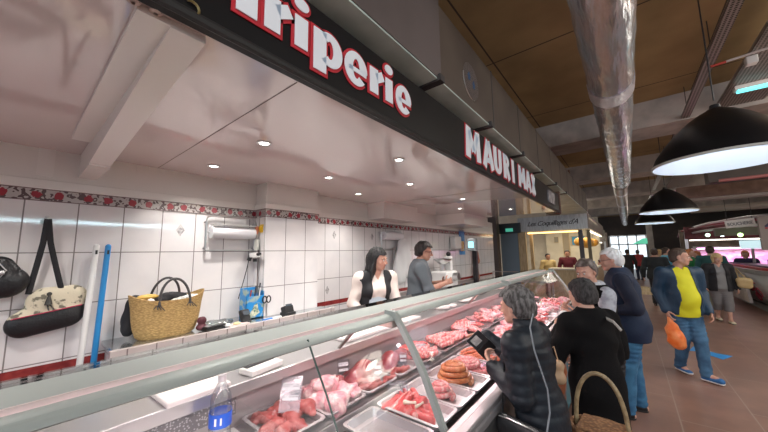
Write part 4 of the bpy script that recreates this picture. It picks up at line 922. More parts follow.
po = thing('wall_poster', 'blue and orange printed poster on the far end of the tiled wall', 'poster', (-2.885, 6.35, 1.95))
MB().b2((-.005, -.14, -.28), (.0, .14, .28)).build('sheet', mat('poster_blue', (.04, .16, .50), .4, col2=(.10, .40, .75), scale=6), po, smooth=False)
MB().b2((.0, -.10, -.20), (.003, .10, .02)).build('picture', mat('poster_orange', (.65, .28, .08), .4, col2=(.75, .6, .3), scale=15), po, smooth=False)
for i, (y, z, l) in enumerate(((6.9, 1.75, 'reddish brown cured ham hanging highest on the far wall'), (6.85, 1.38, 'darker cured ham hanging lower by the poster'))):
    s = SDF(.012); s.C((0, 0, 0), (0, .02, -.22), .06, .10, .03, (1, 0, 0), 1.4); s.disp = wob(.008, 30)
    tag(mesh_obj('cured_ham', [s.mesh()], mat('ham', (.34, .09, .05), .4, col2=(.55, .28, .16), scale=12), None, (-2.80, y, z)), l, 'ham')
    
wb = thing('basin_tap', 'white paper towel box and steel shelf on the wall beyond the apron', 'dispenser', (-2.86, 5.9, 1.9))
MB().b2((-.03, -.15, -.1), (.1, .15, .16)).build('box', WHITE, wb, bevel=.02)
MB().b2((-.03, -.2, -.13), (.12, .2, -.11)).build('shelf', STEEL, wb, smooth=False)
# wicker basket of the shopper in the foreground
fb = thing('handled_basket', 'tall brown wicker basket with a high arched cane handle at the bottom edge', 'basket', (.0, 1.62, .0))
CANE = mat('cane', (.36, .27, .15), .4, col2=(.24, .17, .09), scale=30, bump=.2, bscale=60)
BWK = wick('brown_weave', (.45, .24, .11), (.20, .10, .05), (1, 1, 2), 60)
# ================================================================= people
SKIN = mat('skin', (.62, .36, .27), .5, col2=(.55, .29, .21), scale=14, sss=.12, bump=.05, bscale=120)
SKIN2 = mat('skin_tan', (.50, .27, .19), .5, col2=(.42, .21, .15), scale=14, sss=.12, bump=.05, bscale=120)
LIP = mat('lips', (.42, .12, .11), .5, bump=.02); EYEW = mat('eye_white', (.75, .73, .70), .2, bump=.01); IRIS = mat('iris', (.04, .025, .02), .15, bump=.01)
SOLE = mat('sole_white', (.75, .74, .72), .6, bump=.05)
def V3(*a): return np.array(a, float)
def unit(v): v = np.array(v, float); return v/np.linalg.norm(v)
def rotx(a): c, s = math.cos(a), math.sin(a); return np.array([[1, 0, 0], [0, c, -s], [0, s, c]])
def rotz(a): c, s = math.cos(a), math.sin(a); return np.array([[c, -s, 0], [s, c, 0], [0, 0, 1]])
def hand(w, d, n, th, sc, curl=.5, h=.0042):
    """w wrist, d along the hand, n the way the palm faces, th the thumb side"""
    d = unit(d); n = unit(n-np.dot(n, d)*d); a = np.cross(d, n); a = a if np.dot(a, th) > 0 else -a
    s = SDF(h*max(1, sc)); s.C(w-d*.05*sc, w+d*.01*sc, .027*sc, .024*sc, .01, n, 1.15)
    for q in (-.026, -.009, .009, .026): s.C(w+d*.012*sc+a*q*.55*sc, w+d*.080*sc+a*q*sc, .014*sc, .0115*sc, .012, n, 1.1)
    for q, L in ((.027, .070), (.009, .078), (-.010, .072), (-.028, .056)):
        p = w+d*.082*sc+a*q*sc; c = 0
        for i, f in enumerate((.45, .32, .23)):
            c += curl*(.55 if i == 0 else .8); dd = d*math.cos(c)+n*math.sin(c)+a*q*2.5
            e = p+unit(dd)*L*f*sc; s.C(p, e, (.0088-.0010*i)*sc, (.0080-.0010*i)*sc, .003); p = e
    p = w+d*.022*sc+a*.022*sc
    for i, (L, r) in enumerate(((.040, .0125), (.032, .010), (.026, .0085))):
        dd = unit(d*(.55+.2*i)+a*(.75-.3*i)+n*(.30+.25*i*curl)); e = p+dd*L*sc; s.C(p, e, r*sc, r*.9*sc, .006); p = e
    return s.mesh()
def person(label, loc, face, h, top=None, arms=None, legs=None, lean=0, head=(0, 0), girth=1.0, hair=None, skin=SKIN, res=.009, trousers=None, shoes=None, skirt=None,
           glasses=False, hands=True, vest=None, shirt=None, group=None, curl=(.6, .6), palm=None, handdir=None, look=True, feet_dir=None, female=False, belly=0, name='person'):
    f = unit((face[0], face[1], 0)); rz = math.atan2(f[1], f[0])-math.pi/2
    root = thing(name, label, 'person', loc, rz, group); k = h/1.7
    P0 = V3(0, 0, .52*h); RL = rotx(-lean)
    def up(p): return P0+RL@(np.array(p, float)-P0)
    sh_x = (.105 if female else .118)*h*(1+.25*(girth-1))
    pel = V3(0, 0, .53*h); wa = up((0, 0, .615*h)); chst = up((0, .0, .73*h)); shc = up((0, -.005*h, .80*h)); nk = up((0, -.002*h, .845*h))
    yaw, pit = head; HR = RL@rotz(-yaw)@rotx(-pit+lean*.45) if True else None
    hr, hf, hu = HR[:, 0], HR[:, 1], HR[:, 2]
    nb = up((0, .008*h, .865*h)); hc = nb+hu*.064*h+hf*.008*h
    S = {1: up((sh_x, 0, .805*h)), -1: up((-sh_x, 0, .805*h))}
    A = {}
    for sd in (1, -1):
        d = {'e': S[sd]+V3(sd*.05*h, -.01*h, -.17*h), 'w': S[sd]+V3(sd*.06*h, .03*h, -.32*h)}
        if arms and sd in arms: d = {'e': V3(*arms[sd][0])*k, 'w': V3(*arms[sd][1])*k}
        # keep human arm lengths
        ua, fa = .172*h, .150*h
        d['e'] = S[sd]+unit(d['e']-S[sd])*ua; d['w'] = d['e']+unit(d['w']-d['e'])*fa; A[sd] = d
    Lg = {}
    for sd in (1, -1):
        d = {'h': V3(sd*.052*h, 0, .50*h), 'k': V3(sd*.058*h, .012*h, .28*h), 'a': V3(sd*.062*h, -.012*h, .045*h), 't': V3(sd*.01, 1, 0)}
        if legs and sd in legs: q = legs[sd]; d['k'] = V3(*q[0])*k; d['a'] = V3(*q[1])*k; d['t'] = unit(q[2]) if len(q) > 2 else d['t']
        Lg[sd] = d
    g = girth; FL = V3(0, 1, 0); FLt = RL@FL
    def torso(s, t, lo=.0, kk=.05, gz=None):
        s.C(pel+V3(0, 0, -.01*h), pel+V3(0, 0, .03*h), .098*h*g+t, .092*h*g+t, kk, FL, 1.30/(1+belly*.15))
        s.C(pel, wa+V3(0, belly*.02*h, 0), .093*h*g+t, .080*h*g*(1+belly*.12)+t, kk, FLt, 1.28/(1+belly*.3))
        s.C(wa+V3(0, belly*.02*h, 0), chst, .080*h*g*(1+belly*.12)+t, .088*h*g+t, kk, FLt, 1.25/(1+belly*.2))
        s.C(chst, shc, .089*h*g+t, .066*h*g+t, kk, FLt, 1.30)
        for sd in (1, -1): s.C(shc+RL@V3(sd*.03*h, 0, .0), S[sd]-V3(0, 0, .008*h), .050*h*g**.5+t, .035*h*g**.5+t, kk)
        if female: s.E(chst+RL@V3(.042*h, .050*h*g, .0), (.040*h+t,)*3, k=.03).E(chst+RL@V3(-.042*h, .050*h*g, .0), (.040*h+t,)*3, k=.03)
        if belly: s.E(wa+V3(0, .050*h*belly*g, -.01*h), (.075*h*g+t, .055*h*belly+t+.01, .085*h+t), k=.05)
    def arm(s, sd, t, frac=1.0, kk=.02, t2=None):
        t2 = t if t2 is None else t2; e, w = A[sd]['e'], A[sd]['w']; w2 = e+(w-e)*frac; gg = g**.4
        s.C(S[sd], e, .033*h*gg+t, .026*h*gg+t, kk)
        s.C(e, w2, .026*h*gg+t, (.0165+.009*(1-frac))*h*gg+t2, kk)
    # -------- body, one mesh
    s = SDF(res); torso(s, -.006 if (top or shirt) else 0)
    for sd in (1, -1): arm(s, sd, 0 if not top else -.002)
    s.C(nk-hu*.02*h, nb+hu*.04*h, .034*h, .031*h, .02)
    for sd in (1, -1):
        d = Lg[sd]; s.C(d['h'], d['k'], .052*h*g**.5, .034*h, .03).C(d['k'], d['a'], .033*h, .020*h, .02)
        s.C(d['a'], d['a']+d['t']*.085*h+V3(0, 0, -.028*h), .020*h, .017*h, .02).C(d['a']+V3(0, 0, -.01*h), d['a']-d['t']*.02*h+V3(0, 0, -.025*h), .018*h, .018*h, .01)
    HB = np.stack([hr, hf, hu], 0).T   # columns
    H = lambda x, y, z: hc+hr*x*k+hf*y*k+hu*z*k
    Hd = SDF(max(.0048, res*.55))
    RR = np.stack([hr, hf, hu], 1)
    Hd.E(H(0, -.012, .030), (.076*k, .094*k, .084*k), RR, k=0)
    Hd.E(H(0, .030, -.020), (.062*k, .066*k, .090*k), RR, k=.02)
    Hd.E(H(0, .062, -.082), (.030*k, .026*k, .024*k), RR, k=.022)                 # chin
    for sd in (1, -1):
        Hd.C(H(sd*.052, .0, -.045), H(sd*.022, .066, -.085), .020*k, .018*k, .02)  # jaw
        Hd.E(H(sd*.040, .058, -.030), (.024*k, .020*k, .022*k), RR, k=.015)        # cheek
        Hd.E(H(sd*.031, .096, .006), (.017*k, .015*k, .013*k), RR, k=.010, op='-')
        Hd.E(H(sd*.030, .082, .004), (.0135*k, .012*k, .011*k), RR, k=.004)        # eyeball/lid
        Hd.C(H(sd*.014, .092, .022), H(sd*.046, .078, .024), .008*k, .007*k, .008)  # brow
        Hd.E(H(sd*.078, -.008, -.008), (.009*k, .019*k, .030*k), RR@np.array(rotx(.15)), k=.006)
    Hd.C(H(0, .093, .010), H(0, .116, -.026), .008*k, .011*k, .008); Hd.E(H(.011, .104, -.030), (.009*k, .009*k, .008*k), RR, k=.005); Hd.E(H(-.011, .104, -.030), (.009*k, .009*k, .008*k), RR, k=.005)
    Hd.C(H(-.018, .088, -.052), H(.018, .088, -.052), .008*k, .008*k, .008).C(H(-.014, .086, -.062), H(.014, .086, -.062), .008*k, .008*k, .006)
    Hd.C(nk-hu*.0*h, H(0, -.01, -.05), .034*h, .032*h, .02)
    parts = [s.mesh(), Hd.mesh()]
    HAND = {}
    for sd in (1, -1):
        w, e = A[sd]['w'], A[sd]['e']; dr = unit(w-e); pn = V3(-sd, 0, 0) if not (palm and sd in palm) else V3(*palm[sd])
        if handdir and sd in handdir: dr = unit(handdir[sd])
        th = V3(0, .8, .6) if abs(dr[2]) < .6 else V3(0, 1, 0)
        if hands: parts.append(hand(w, dr, pn, th, k, curl[0 if sd == 1 else 1], .0042 if res < .012 else .006))
        HAND[sd] = (w, dr)
    body = mesh_obj('body', parts, skin, root)
    # -------- face parts
    if look:
        m = MB()
        m.bm.free(); m = MB()
        for nm, mm, pts in (('lips', LIP, [H(-.020, .094, -.057), H(-.008, .0985, -.0555), H(0, .099, -.0565), H(.008, .0985, -.0555), H(.020, .094, -.057)]),):
            MB().tube([tuple(p) for p in pts], [.0015*k, .004*k, .0042*k, .004*k, .0015*k], 8).build(nm, mm, root)
        for sd in (1, -1):
            MB().sph(tuple(H(sd*.030, .0865, .004)), .0100*k, 12).build('eye', EYEW, root)
            MB().sph(tuple(H(sd*.030, .0945, .003)), .0045*k, 10).build('pupil', IRIS, root)
    # -------- hair
    if hair:
        style, hm = hair[0], hair[1]; hs = SDF(max(.0055, res*.6)); t = hair[2] if len(hair) > 2 else .014
        hs.E(H(0, -.016, .034), (.076*k+t, .094*k+t, .084*k+t), RR, k=0); hs.E(H(0, -.055, -.02), (.062*k+t*.8, .050*k+t, .060*k+t), RR, k=.03)
        if style == 'long':
            for sd in (1, -1):
                hs.C(H(sd*.070, .005, .03), H(sd*.092, -.005, -.09), .028*k, .036*k, .03).C(H(sd*.092, -.005, -.09), H(sd*.105, .045, -.20), .038*k, .040*k, .03).C(H(sd*.105, .045, -.20), H(sd*.10, .07, -.30), .038*k, .022*k, .03)
                hs.C(H(sd*.05, -.06, .0), H(sd*.07, -.075, -.25), .05*k, .045*k, .03)
            hs.C(H(0, -.07, .0), H(0, -.085, -.26), .06*k, .06*k, .03)
        if style == 'bob':
            for sd in (1, -1): hs.C(H(sd*.062, -.01, .03), H(sd*.072, -.0, -.07), .028*k, .026*k, .03)
            hs.C(H(0, -.06, .0), H(0, -.065, -.08), .06*k, .05*k, .03)
        def face_cut(X, Y, Z):
            px, py, pz = X-hc[0], Y-hc[1], Z-hc[2]
            x = (px*hr[0]+py*hr[1]+pz*hr[2])/k; y = (px*hf[0]+py*hf[1]+pz*hf[2])/k; z = (px*hu[0]+py*hu[1]+pz*hu[2])/k
            line = {'short': .070, 'bob': .045, 'long': .058, 'bald': .10}[style]
            # hair kept where above the hairline or behind the ear line
            top_ = (line+.10*(y-.06)*0)-z; 
            back = y-(-.005+.035*np.clip(z/.05, 0, 1)) if style in ('short', 'bald') else y-(.022+.02*np.clip(z/.05, 0, 1))
            kp = np.minimum(np.maximum(top_, y-.115), back)
            if style == 'bald': kp = np.maximum(back, z-.05)
            if style in ('short', 'bald'): kp = np.maximum(kp, -.082-z)
            if style == 'bob': kp = np.maximum(kp, -.115-z)
            return kp*.8
        hs.disp = lambda X, Y, Z: .0035*np.sin(150*X+30*Z)*np.sin(120*Y+20*Z+2)+.004*np.sin(47*X+60*Y+35*Z)
        hs.cut(face_cut); mesh_obj('hair', [hs.mesh()], hm, root)
        if look:
            for sd in (1, -1): MB().tube([tuple(H(sd*.016, .098, .020)), tuple(H(sd*.032, .095, .027)), tuple(H(sd*.047, .082, .021))], .0028*k, 6).build('eyebrow', hm, root)
    if glasses:
        gm = MB()
        for sd in (1, -1):
            gm.tube([tuple(H(sd*.033+.023*math.cos(a), .108-.010*abs(math.cos(a)*.5+sd*.3*0), .001+.017*math.sin(a))) for a in np.linspace(0, 6.283, 15)[:-1]], .0022*k, 6, closed=True)
            gm.tube([tuple(H(sd*.056, .104, .005)), tuple(H(sd*.076, .07, .006)), tuple(H(sd*.080, -.008, .006))], .002*k, 6)
        gm.tube([tuple(H(-.010, .108, .004)), tuple(H(.010, .108, .004))], .002*k, 6); gm.build('glasses', mat('glasses_frame', (.05, .02, .02), .3, bump=.01), root)
    # -------- clothes
    def garment(nm, spec, t):
        s = SDF(res); torso(s, t)
        hem = spec.get('hem', .48)*h; fl = spec.get('flare', .0)
        if hem < .5*h: s.C(pel, V3(0, .0, hem-.05), .098*h*g+t, .098*h*g+t+fl, .05, FL, 1.25)
        sl = spec.get('sleeve', .97)
        if sl > 0:
            for sd in (1, -1): arm(s, sd, t*.9+.004, sl, .03, t*.9+.004)
        if spec.get('collar', 0):
            c = spec['collar']; s.C(nk-hu*.015*h, nk+hu*c*h, .040*h+t*.5, .040*h+t*.4, .02)
        q = spec.get('quilt', 0); amp = spec.get('fold', .006)
        def dsp(X, Y, Z):
            w = amp*(np.sin(23*X+9*Z+3*np.sin(11*Z))*np.sin(17*Y+13*Z+1)+.6*np.sin(31*Z+14*X-9*Y))*.7
            if q: w = w+.0025*(1-2*np.abs(np.sin(math.pi*Z/q)))**1
            return w
        s.disp = dsp
        s.cut(lambda X, Y, Z: hem-Z+0*X)
        top_z = nk[2]+spec.get('collar', 0)*h*.9+.01; 
        s.cut(lambda X, Y, Z: (Z-top_z)+(Y-nk[1])*spec.get('vneck', .35)*0)
        vd = spec.get('vneck', .05)*h
        if vd: s.cut(lambda X, Y, Z: -np.maximum(np.abs(X-nk[0])*1.0-(Z-(nk[2]-vd))*.55, (nk[1]+.0*h)-Y))
        w0 = spec.get('open', 0)
        if w0: s.cut(lambda X, Y, Z: -np.maximum(np.abs(X-spec.get('openx', 0))-(w0+spec.get('opent', 0)*(nk[2]-Z)), (.03*h+(Z-pel[2])*math.tan(lean))-Y))
        if sl <= 0:
            for sd in (1, -1):
                c_ = S[sd]+V3(sd*.022*h, 0, -.01*h)
                s.cut(lambda X, Y, Z, sd=sd, c_=c_: (X*sd-c_[0]*sd)*1.0)
        return mesh_obj(nm, [s.mesh()], spec['m'], root)
    if trousers:
        s = SDF(res); t = trousers.get('t', .012)
        s.C(pel+V3(0, 0, -.01*h), pel+V3(0, 0, .04*h), .100*h*g+t*.5, .092*h*g+t*.5, .04, FL, 1.3/(1+belly*.15)); an = trousers.get('ankle', .06)*h
        for sd in (1, -1):
            d = Lg[sd]; s.C(d['h'], d['k'], .054*h*g**.5+t, .037*h+t, .03).C(d['k'], d['a']-V3(0, 0, .035), .036*h+t, .028*h+t, .02)
            if trousers.get('bag'): s.disp = None
        s.disp = lambda X, Y, Z: .005*np.sin(60*Z+20*X+10*np.sin(9*Z))*np.sin(25*Y+12*Z)
        s.cut(lambda X, Y, Z: an*.55-Z+0*X); mesh_obj(trousers.get('n', 'trousers'), [s.mesh()], trousers['m'], root)
    if skirt: garment('skirt', skirt, .012)
    if shoes:
        for sd in (1, -1):
            d = Lg[sd]; a, t_ = d['a'], d['t']; s = SDF(min(res, .007)); z0 = a[2]-.045*h+.035*k
            b0 = a-t_*.025*k+V3(0, 0, z0-a[2]); b1 = a+t_*.135*k+V3(0, 0, z0-a[2]-.004)
            s.C(b0, b1, .036*k, .038*k, .02, (0, 0, 1), 1.1).C(a+V3(0, 0, -.01), a+V3(0, 0, -.03), .036*k, .036*k, .02)
            s.cut(lambda X, Y, Z, zz=z0-.026*k: zz-Z+0*X); mesh_obj('shoe', [s.mesh()], shoes, root)
            s = SDF(min(res, .007)); s.C(b0+V3(0, 0, -.010*k), b1+V3(0, 0, -.006*k), .040*k, .042*k, .0, (0, 0, 1), 1.0)
            s.cut(lambda X, Y, Z, zz=z0: Z-(zz-.016*k)+0*X); s.cut(lambda X, Y, Z, zz=z0-.035*k: zz-Z+0*X); mesh_obj('sole', [s.mesh()], SOLE if shoes.get('ws') else mat('sole_dark', (.03, .028, .028), .6, bump=.02), root)
    if shirt: garment('shirt', shirt, shirt.get('t', .006))
    if top: garment(top.get('n', 'jacket'), top, top.get('t', .016))
    if vest: garment('vest', vest, vest.get('t', .024))
    Mw = Matrix.Translation(loc) @ Matrix.Rotation(rz, 4, 'Z')
    root['k'] = 1; del root['k']
    return dict(root=root, hand=HAND, S=S, H=H, M=Mw, hc=hc, nk=nk, A=A, chst=chst, pel=pel, wa=wa)
def W2(P, p): return P['M'] @ Vector(tuple(p))
GREYH = mat('grey_hair', (.05, .045, .042), .5, col2=(.20, .19, .185), scale=22, bump=.8, bscale=140, stretch=(3, 3, 1))
DGREYH = mat('dark_grey_hair', (.022, .020, .020), .5, col2=(.07, .066, .066), scale=26, bump=.8, bscale=140, stretch=(3, 3, 1))
BRNH = mat('greying_brown_hair', (.11, .085, .07), .5, col2=(.24, .20, .18), scale=22, bump=.8, bscale=140)
WHH = mat('white_hair', (.74, .75, .74), .5, col2=(.86, .86, .85), scale=20, bump=.6, bscale=140)
BLKH = mat('black_hair', (.004, .004, .005), .5, col2=(.012, .012, .014), scale=30, bump=.8, bscale=120, stretch=(4, 4, 1))
DBRH = mat('dark_brown_hair', (.05, .03, .022), .5, bump=.6, bscale=120)
BLDH = mat('blonde_hair', (.55, .38, .17), .5, col2=(.70, .52, .28), scale=25, bump=.6, bscale=120)
REDH = mat('ginger_hair', (.50, .17, .06), .5, bump=.6, bscale=120)
PUFF = mat('puffer_black', (.012, .015, .020), .45, col2=(.014, .019, .026), spec=.3, scale=6, bump=.35, bscale=26, bdist=.01)
COATB = mat('black_wool_coat', (.007, .0065, .007), .9, bump=.3, bscale=160, spec=.15)
NAVY = mat('navy_cloth', (.018, .032, .07), .6, bump=.25, bscale=60)
NAVYV = mat('navy_vest', (.007, .018, .048), .7, bump=.2, bscale=50)
JEAN = mat('blue_jeans', (.05, .17, .30), .8, col2=(.03, .11, .22), scale=10, bump=.3, bscale=200)
JEAND = mat('dark_jeans', (.035, .09, .17), .8, col2=(.06, .15, .26), scale=8, bump=.3, bscale=200)
YEL = mat('yellow_shirt', (.72, .68, .02), .7, bump=.1, bscale=60)
BLKT = mat('black_trousers', (.015, .015, .018), .7, bump=.2, bscale=100)
SHOEK = mat('black_shoe', (.015, .015, .016), .35, bump=.05)
SHB = mat('blue_shoe', (.03, .14, .35), .6, bump=.1); SHB['ws'] = 1
# 1 woman in the puffer coat at the glass -----------------------------------
W1 = person('grey haired woman in a black puffer coat leaning over the glass with an open wallet', (-.455, 1.95, 0), (-1, .16), 1.53, lean=.13, head=(.10, .12), girth=.88, female=True,
   hair=('short', GREYH, .020), res=.0085, trousers=dict(m=BLKT, t=.01), shoes=SHOEK,
   top=dict(m=PUFF, hem=.40, quilt=.055, t=.020, flare=.02, collar=.035, vneck=0, fold=.006, sleeve=.95, n='puffer_coat'),
   arms={-1: ((-.20, .03, 1.02), (-.13, .20, 1.14)), 1: ((.20, .22, 1.19), (.20, .50, 1.28))}, palm={-1: (.6, .0, .8), 1: (-.3, 0, -1)}, curl=(.35, 1.0), handdir={-1: (.35, .6, .55), 1: (0, 1, -.1)})
p = W2(W1, W1['hand'][-1][0]+W1['hand'][-1][1]*.11)
wl2 = thing('open_wallet', 'open black wallet with a card pocket in the puffer coated woman\'s left hand', 'wallet', p+Vector((-.01, -.0, .035)), math.radians(52))
for sgn in (1, -1):
    o = MB().b2((-.004 if sgn > 0 else -.09, -.004, -.055), (.09 if sgn > 0 else .004, .004, .055)).build('flap', BLKL, wl2, bevel=.003, smooth=False); o.rotation_euler = (.25, .75, .25*sgn)
o = MB().b2((-.075, -.0065, -.035), (-.025, -.004, .02)).build('card_window', mat('wallet_card', (.30, .29, .28), .3, col2=(.5, .48, .45), scale=40), wl2, smooth=False); o.rotation_euler = (.25, .75, -.25)
cb = thing('crossbody_bag', 'small black crossbody bag hanging at the puffer coated woman\'s hip', 'bag', (-.50, 1.72, .82), math.radians(-14))
s = SDF(.006); s.C((-.09, 0, 0), (.09, 0, -.01), .06, .065, .02, (0, 1, 0), 1.9).C((-.08, 0, -.08), (.08, 0, -.09), .06, .06, .04, (0, 1, 0), 1.9); mesh_obj('bag_body', [s.mesh()], BLKL, cb)
MB().tube([(-.12, -.02, .045), (-.05, -.032, .058), (.05, -.032, .058), (.12, -.02, .045)], .0035, 6).build('zip', STEEL, cb)
MB().tube([(-.11, 0, .04), (-.13, .05, .16), (-.135, .085, .28), (-.125, .09, .40)], (.007, .003), 6, flat=(0, 1, 0)).build('front_strap', BLKL, cb)
MB().tube([(.12, 0, .04), (.13, .03, .14), (.12, .045, .24), (.075, .03, .42), (.045, .06, .52), (.03, .13, .58)], (.0045, .002), 6, flat=(1, 0, 0)).build('strap', mat('grey_strap', (.20, .22, .24), .5, bump=.02), cb)
# 2 woman in the long black coat seen from behind ---------------------------
W2_ = person('woman in a long black coat seen from behind, hand raised to her mouth', (-.25, 2.66, 0), (-.80, .60), 1.53, lean=.05, head=(.10, .12), girth=1.02, female=True,
   hair=('short', DGREYH, .016), res=.009, trousers=dict(m=BLKT, t=.01), shoes=SHOEK,
   top=dict(m=COATB, hem=.22, t=.022, flare=.03, collar=.02, vneck=0, fold=.007, n='long_coat'),
   arms={-1: ((-.27, .10, 1.10), (-.12, .20, 1.28)), 1: ((.22, .03, 1.03), (.18, .20, .98))}, palm={-1: (.8, .2, .3)}, handdir={-1: (.45, .1, .85)}, curl=(.6, .9))
p = W2(W2_, W2_['hand'][-1][0]+W2_['hand'][-1][1]*.12)
s = SDF(.006); s.E((0, 0, 0), (.035, .02, .03), k=0).E((.02, 0, -.03), (.025, .02, .03), k=.02); s.disp = wob(.005, 80)
tag(mesh_obj('paper_tissue', [s.mesh()], WHITE, None, p+Vector((.01, -.02, .0))), 'white paper tissue held to the mouth of the woman in the long black coat', 'tissue')
b = MB(); q0 = Vector((-.06, 2.50, 1.285))
tag(MB().tube([(-.16, 2.64, 1.27), (-.12, 2.57, 1.265), (-.08, 2.54, 1.22)], (.012, .004), 8, flat=(0, 0, 1)).build('shoulder_strap', mat('pale_strap', (.50, .48, .44), .5, bump=.02)), 'pale strap over the right shoulder of the woman in the long black coat', 'strap')
tb_ = thing('tan_bag', 'small tan handbag between the puffer coated woman and the long black coat', 'bag', (-.47, 2.42, .96), .3)
tb_.scale = (.6, .6, .6)
s = SDF(.007); s.C((-.05, 0, 0), (.05, 0, 0), .06, .06, .02, (0, 1, 0), 1.6).C((-.05, 0, -.14), (.05, 0, -.14), .06, .07, .08, (0, 1, 0), 1.5); mesh_obj('bag_body', [s.mesh()], mat('tan_leather', (.50, .33, .20), .5, bump=.2, bscale=80), tb_)
MB().tube([(-.05, 0, .05), (-.03, 0, .16), (.02, .02, .20), (.05, 0, .05)], .006, 8).build('handle', MATS['tan_leather'], tb_)
# 3 woman with short brown-grey hair and scarf ------------------------------
W3 = person('woman with short greying brown hair and a pale scarf looking down into the case', (-.25, 3.68, 0), (-.78, -.62), 1.66, lean=.14, head=(-.50, .18), girth=1.05, female=True,
   hair=('short', BRNH, .015), res=.010, trousers=dict(m=BLKT, t=.01), shoes=SHOEK, shirt=dict(m=mat('pale_check_shirt', (.50, .52, .56), .7, col2=(.30, .31, .36), scale=18, bump=.1), hem=.5, t=.008, sleeve=.9, vneck=.03),
   top=dict(m=COATB, hem=.45, t=.020, sleeve=0, vneck=.10, open=.05, opent=.10, n='black_gilet'), arms={-1: ((-.22, .1, 1.18), (-.10, .32, 1.15)), 1: ((.25, .08, 1.18), (.12, .30, 1.20))})
s = SDF(.009); nk = W3['nk']; s.C(nk+V3(-.07, .0, .0), nk+V3(0, .07, -.02), .035, .035, .02).C(nk+V3(.07, .0, .0), nk+V3(0, .07, -.02), .035, .035, .02).C(nk+V3(-.06, -.05, .01), nk+V3(.06, -.05, .01), .035, .035, .03).C(nk+V3(-.03, .08, -.03), nk+V3(-.05, .14, -.30), .035, .04, .02, (0, 1, 0), 1.8).C(nk+V3(.03, .08, -.03), nk+V3(.05, .15, -.26), .035, .04, .02, (0, 1, 0), 1.8)
s.disp = wob(.006, 50); mesh_obj('scarf', [s.mesh()], mat('pale_scarf', (.66, .68, .70), .8, col2=(.48, .49, .52), scale=25, bump=.2), W3['root'])
# 4 white haired man ----------------------------------------------------------
W4 = person('white haired man in glasses, navy padded vest and jeans waiting at the counter', (-.06, 4.32, 0), (-.93, -.10), 1.76, lean=.10, head=(-.05, .14), girth=1.08, belly=.4,
   hair=('short', WHH, .014), res=.0105, glasses=True, trousers=dict(m=JEAN, t=.014), shoes=SHOEK,
   top=dict(m=mat('navy_sweater', (.012, .016, .035), .8, bump=.3, bscale=120), hem=.47, t=.012, collar=.015, vneck=0, n='dark_sweater'), vest=dict(m=NAVYV, hem=.44, t=.028, sleeve=0, collar=.03, vneck=0, quilt=0),
   arms={-1: ((-.26, -.02, 1.16), (-.20, .18, 1.06)), 1: ((.26, -.02, 1.16), (.18, .2, 1.08))}, legs={1: ((.10, .0, .48), (.11, -.03, .075)), -1: ((-.11, .06, .48), (-.13, .10, .075))})
# 5 walking man with the yellow shirt ---------------------------------------
W5 = person('stout walking man in a yellow shirt under an open navy bomber jacket, looking aside', (.53, 6.02, 0), (.42, -.90), 1.74, lean=.0, head=(-1.0, .10), girth=.98, belly=1.15,
   hair=('short', mat('short_brown_hair', (.09, .06, .045), .6, bump=.6, bscale=140), .006), res=.011, trousers=dict(m=JEAND, t=.012), shoes=SHB,
   shirt=dict(m=YEL, hem=.46, t=.010, sleeve=.2, vneck=.02), top=dict(m=mat('navy_bomber', (.015, .045, .085), .5, bump=.3, bscale=50), hem=.475, t=.020, open=.085, opent=.05, openx=.01, vneck=.05, collar=.015, n='bomber_jacket'),
   arms={1: ((.23, -.06, 1.13), (.22, .02, .88)), -1: ((-.22, .0, 1.13), (-.21, .10, .90))}, legs={-1: ((-.06, .14, .50), (-.06, .17, .085), (-.55, 1, .1)), 1: ((.07, .05, .49), (.03, -.17, .09), (-.2, 1, -.15))})
T = MB()
for i in range(6): 
    if i != 3: pass
hh_ = W2(W5, W5['hand'][1][0]+W5['hand'][1][1]*.09)
og = thing('orange_carrier_bag', 'bright orange plastic bag swinging from the yellow shirted man\'s hand', 'plastic bag', hh_, 0)
ORB = mat('orange_bag', (.85, .17, .03), .4, col2=(.90, .30, .10), scale=8, bump=.5, bscale=20)
s = SDF(.009); s.C((0, 0, -.02), (.02, .0, -.14), .020, .05, .03).C((.02, 0, -.16), (.05, 0, -.30), .075, .095, .04, (0, 1, 0), 1.3).C((.05, 0, -.30), (.07, 0, -.36), .09, .07, .03, (0, 1, 0), 1.3); s.disp = wob(.008, 35); mesh_obj('bag_body', [s.mesh()], ORB, og)
MB().tube([(-.01, 0, -.03), (-.015, .02, .01), (.0, .03, .03), (.015, .02, .01), (.01, 0, -.03)], .007, 8).build('handles', ORB, og)
# 6 seller with long black hair ----------------------------------------------
W6 = person('smiling seller with long black hair, black vest and cream sleeves behind the counter', (-2.17, 2.50, .20), (.62, -.40), 1.60, lean=.10, head=(-.75, .16), girth=1.10, female=True,
   hair=('long', BLKH, .018), res=.009, trousers=dict(m=BLKT, t=.01), shoes=SHOEK, shirt=dict(m=mat('cream_top', (.76, .66, .60), .75, bump=.2, bscale=90), hem=.5, t=.007, sleeve=.85, vneck=.055),
   top=dict(m=BLKF, hem=.46, t=.014, sleeve=0, open=.065, opent=.02, vneck=.08, n='black_vest'), arms={1: ((.26, .03, 1.10), (.16, .22, 1.0)), -1: ((-.22, .12, 1.08), (-.16, .36, 1.02))}, palm={1: (0, 0, -1), -1: (0, 0, -1)})
s = SDF(.008); c_ = W6['chst']; s.C(c_+V3(0, .085, -.02), c_+V3(0, .10, -.30), .09, .11, .02, (0, 1, 0), 2.4); mesh_obj('apron_bib', [s.mesh()], mat('pale_blue_apron', (.52, .60, .66), .7, bump=.1), W6['root'])
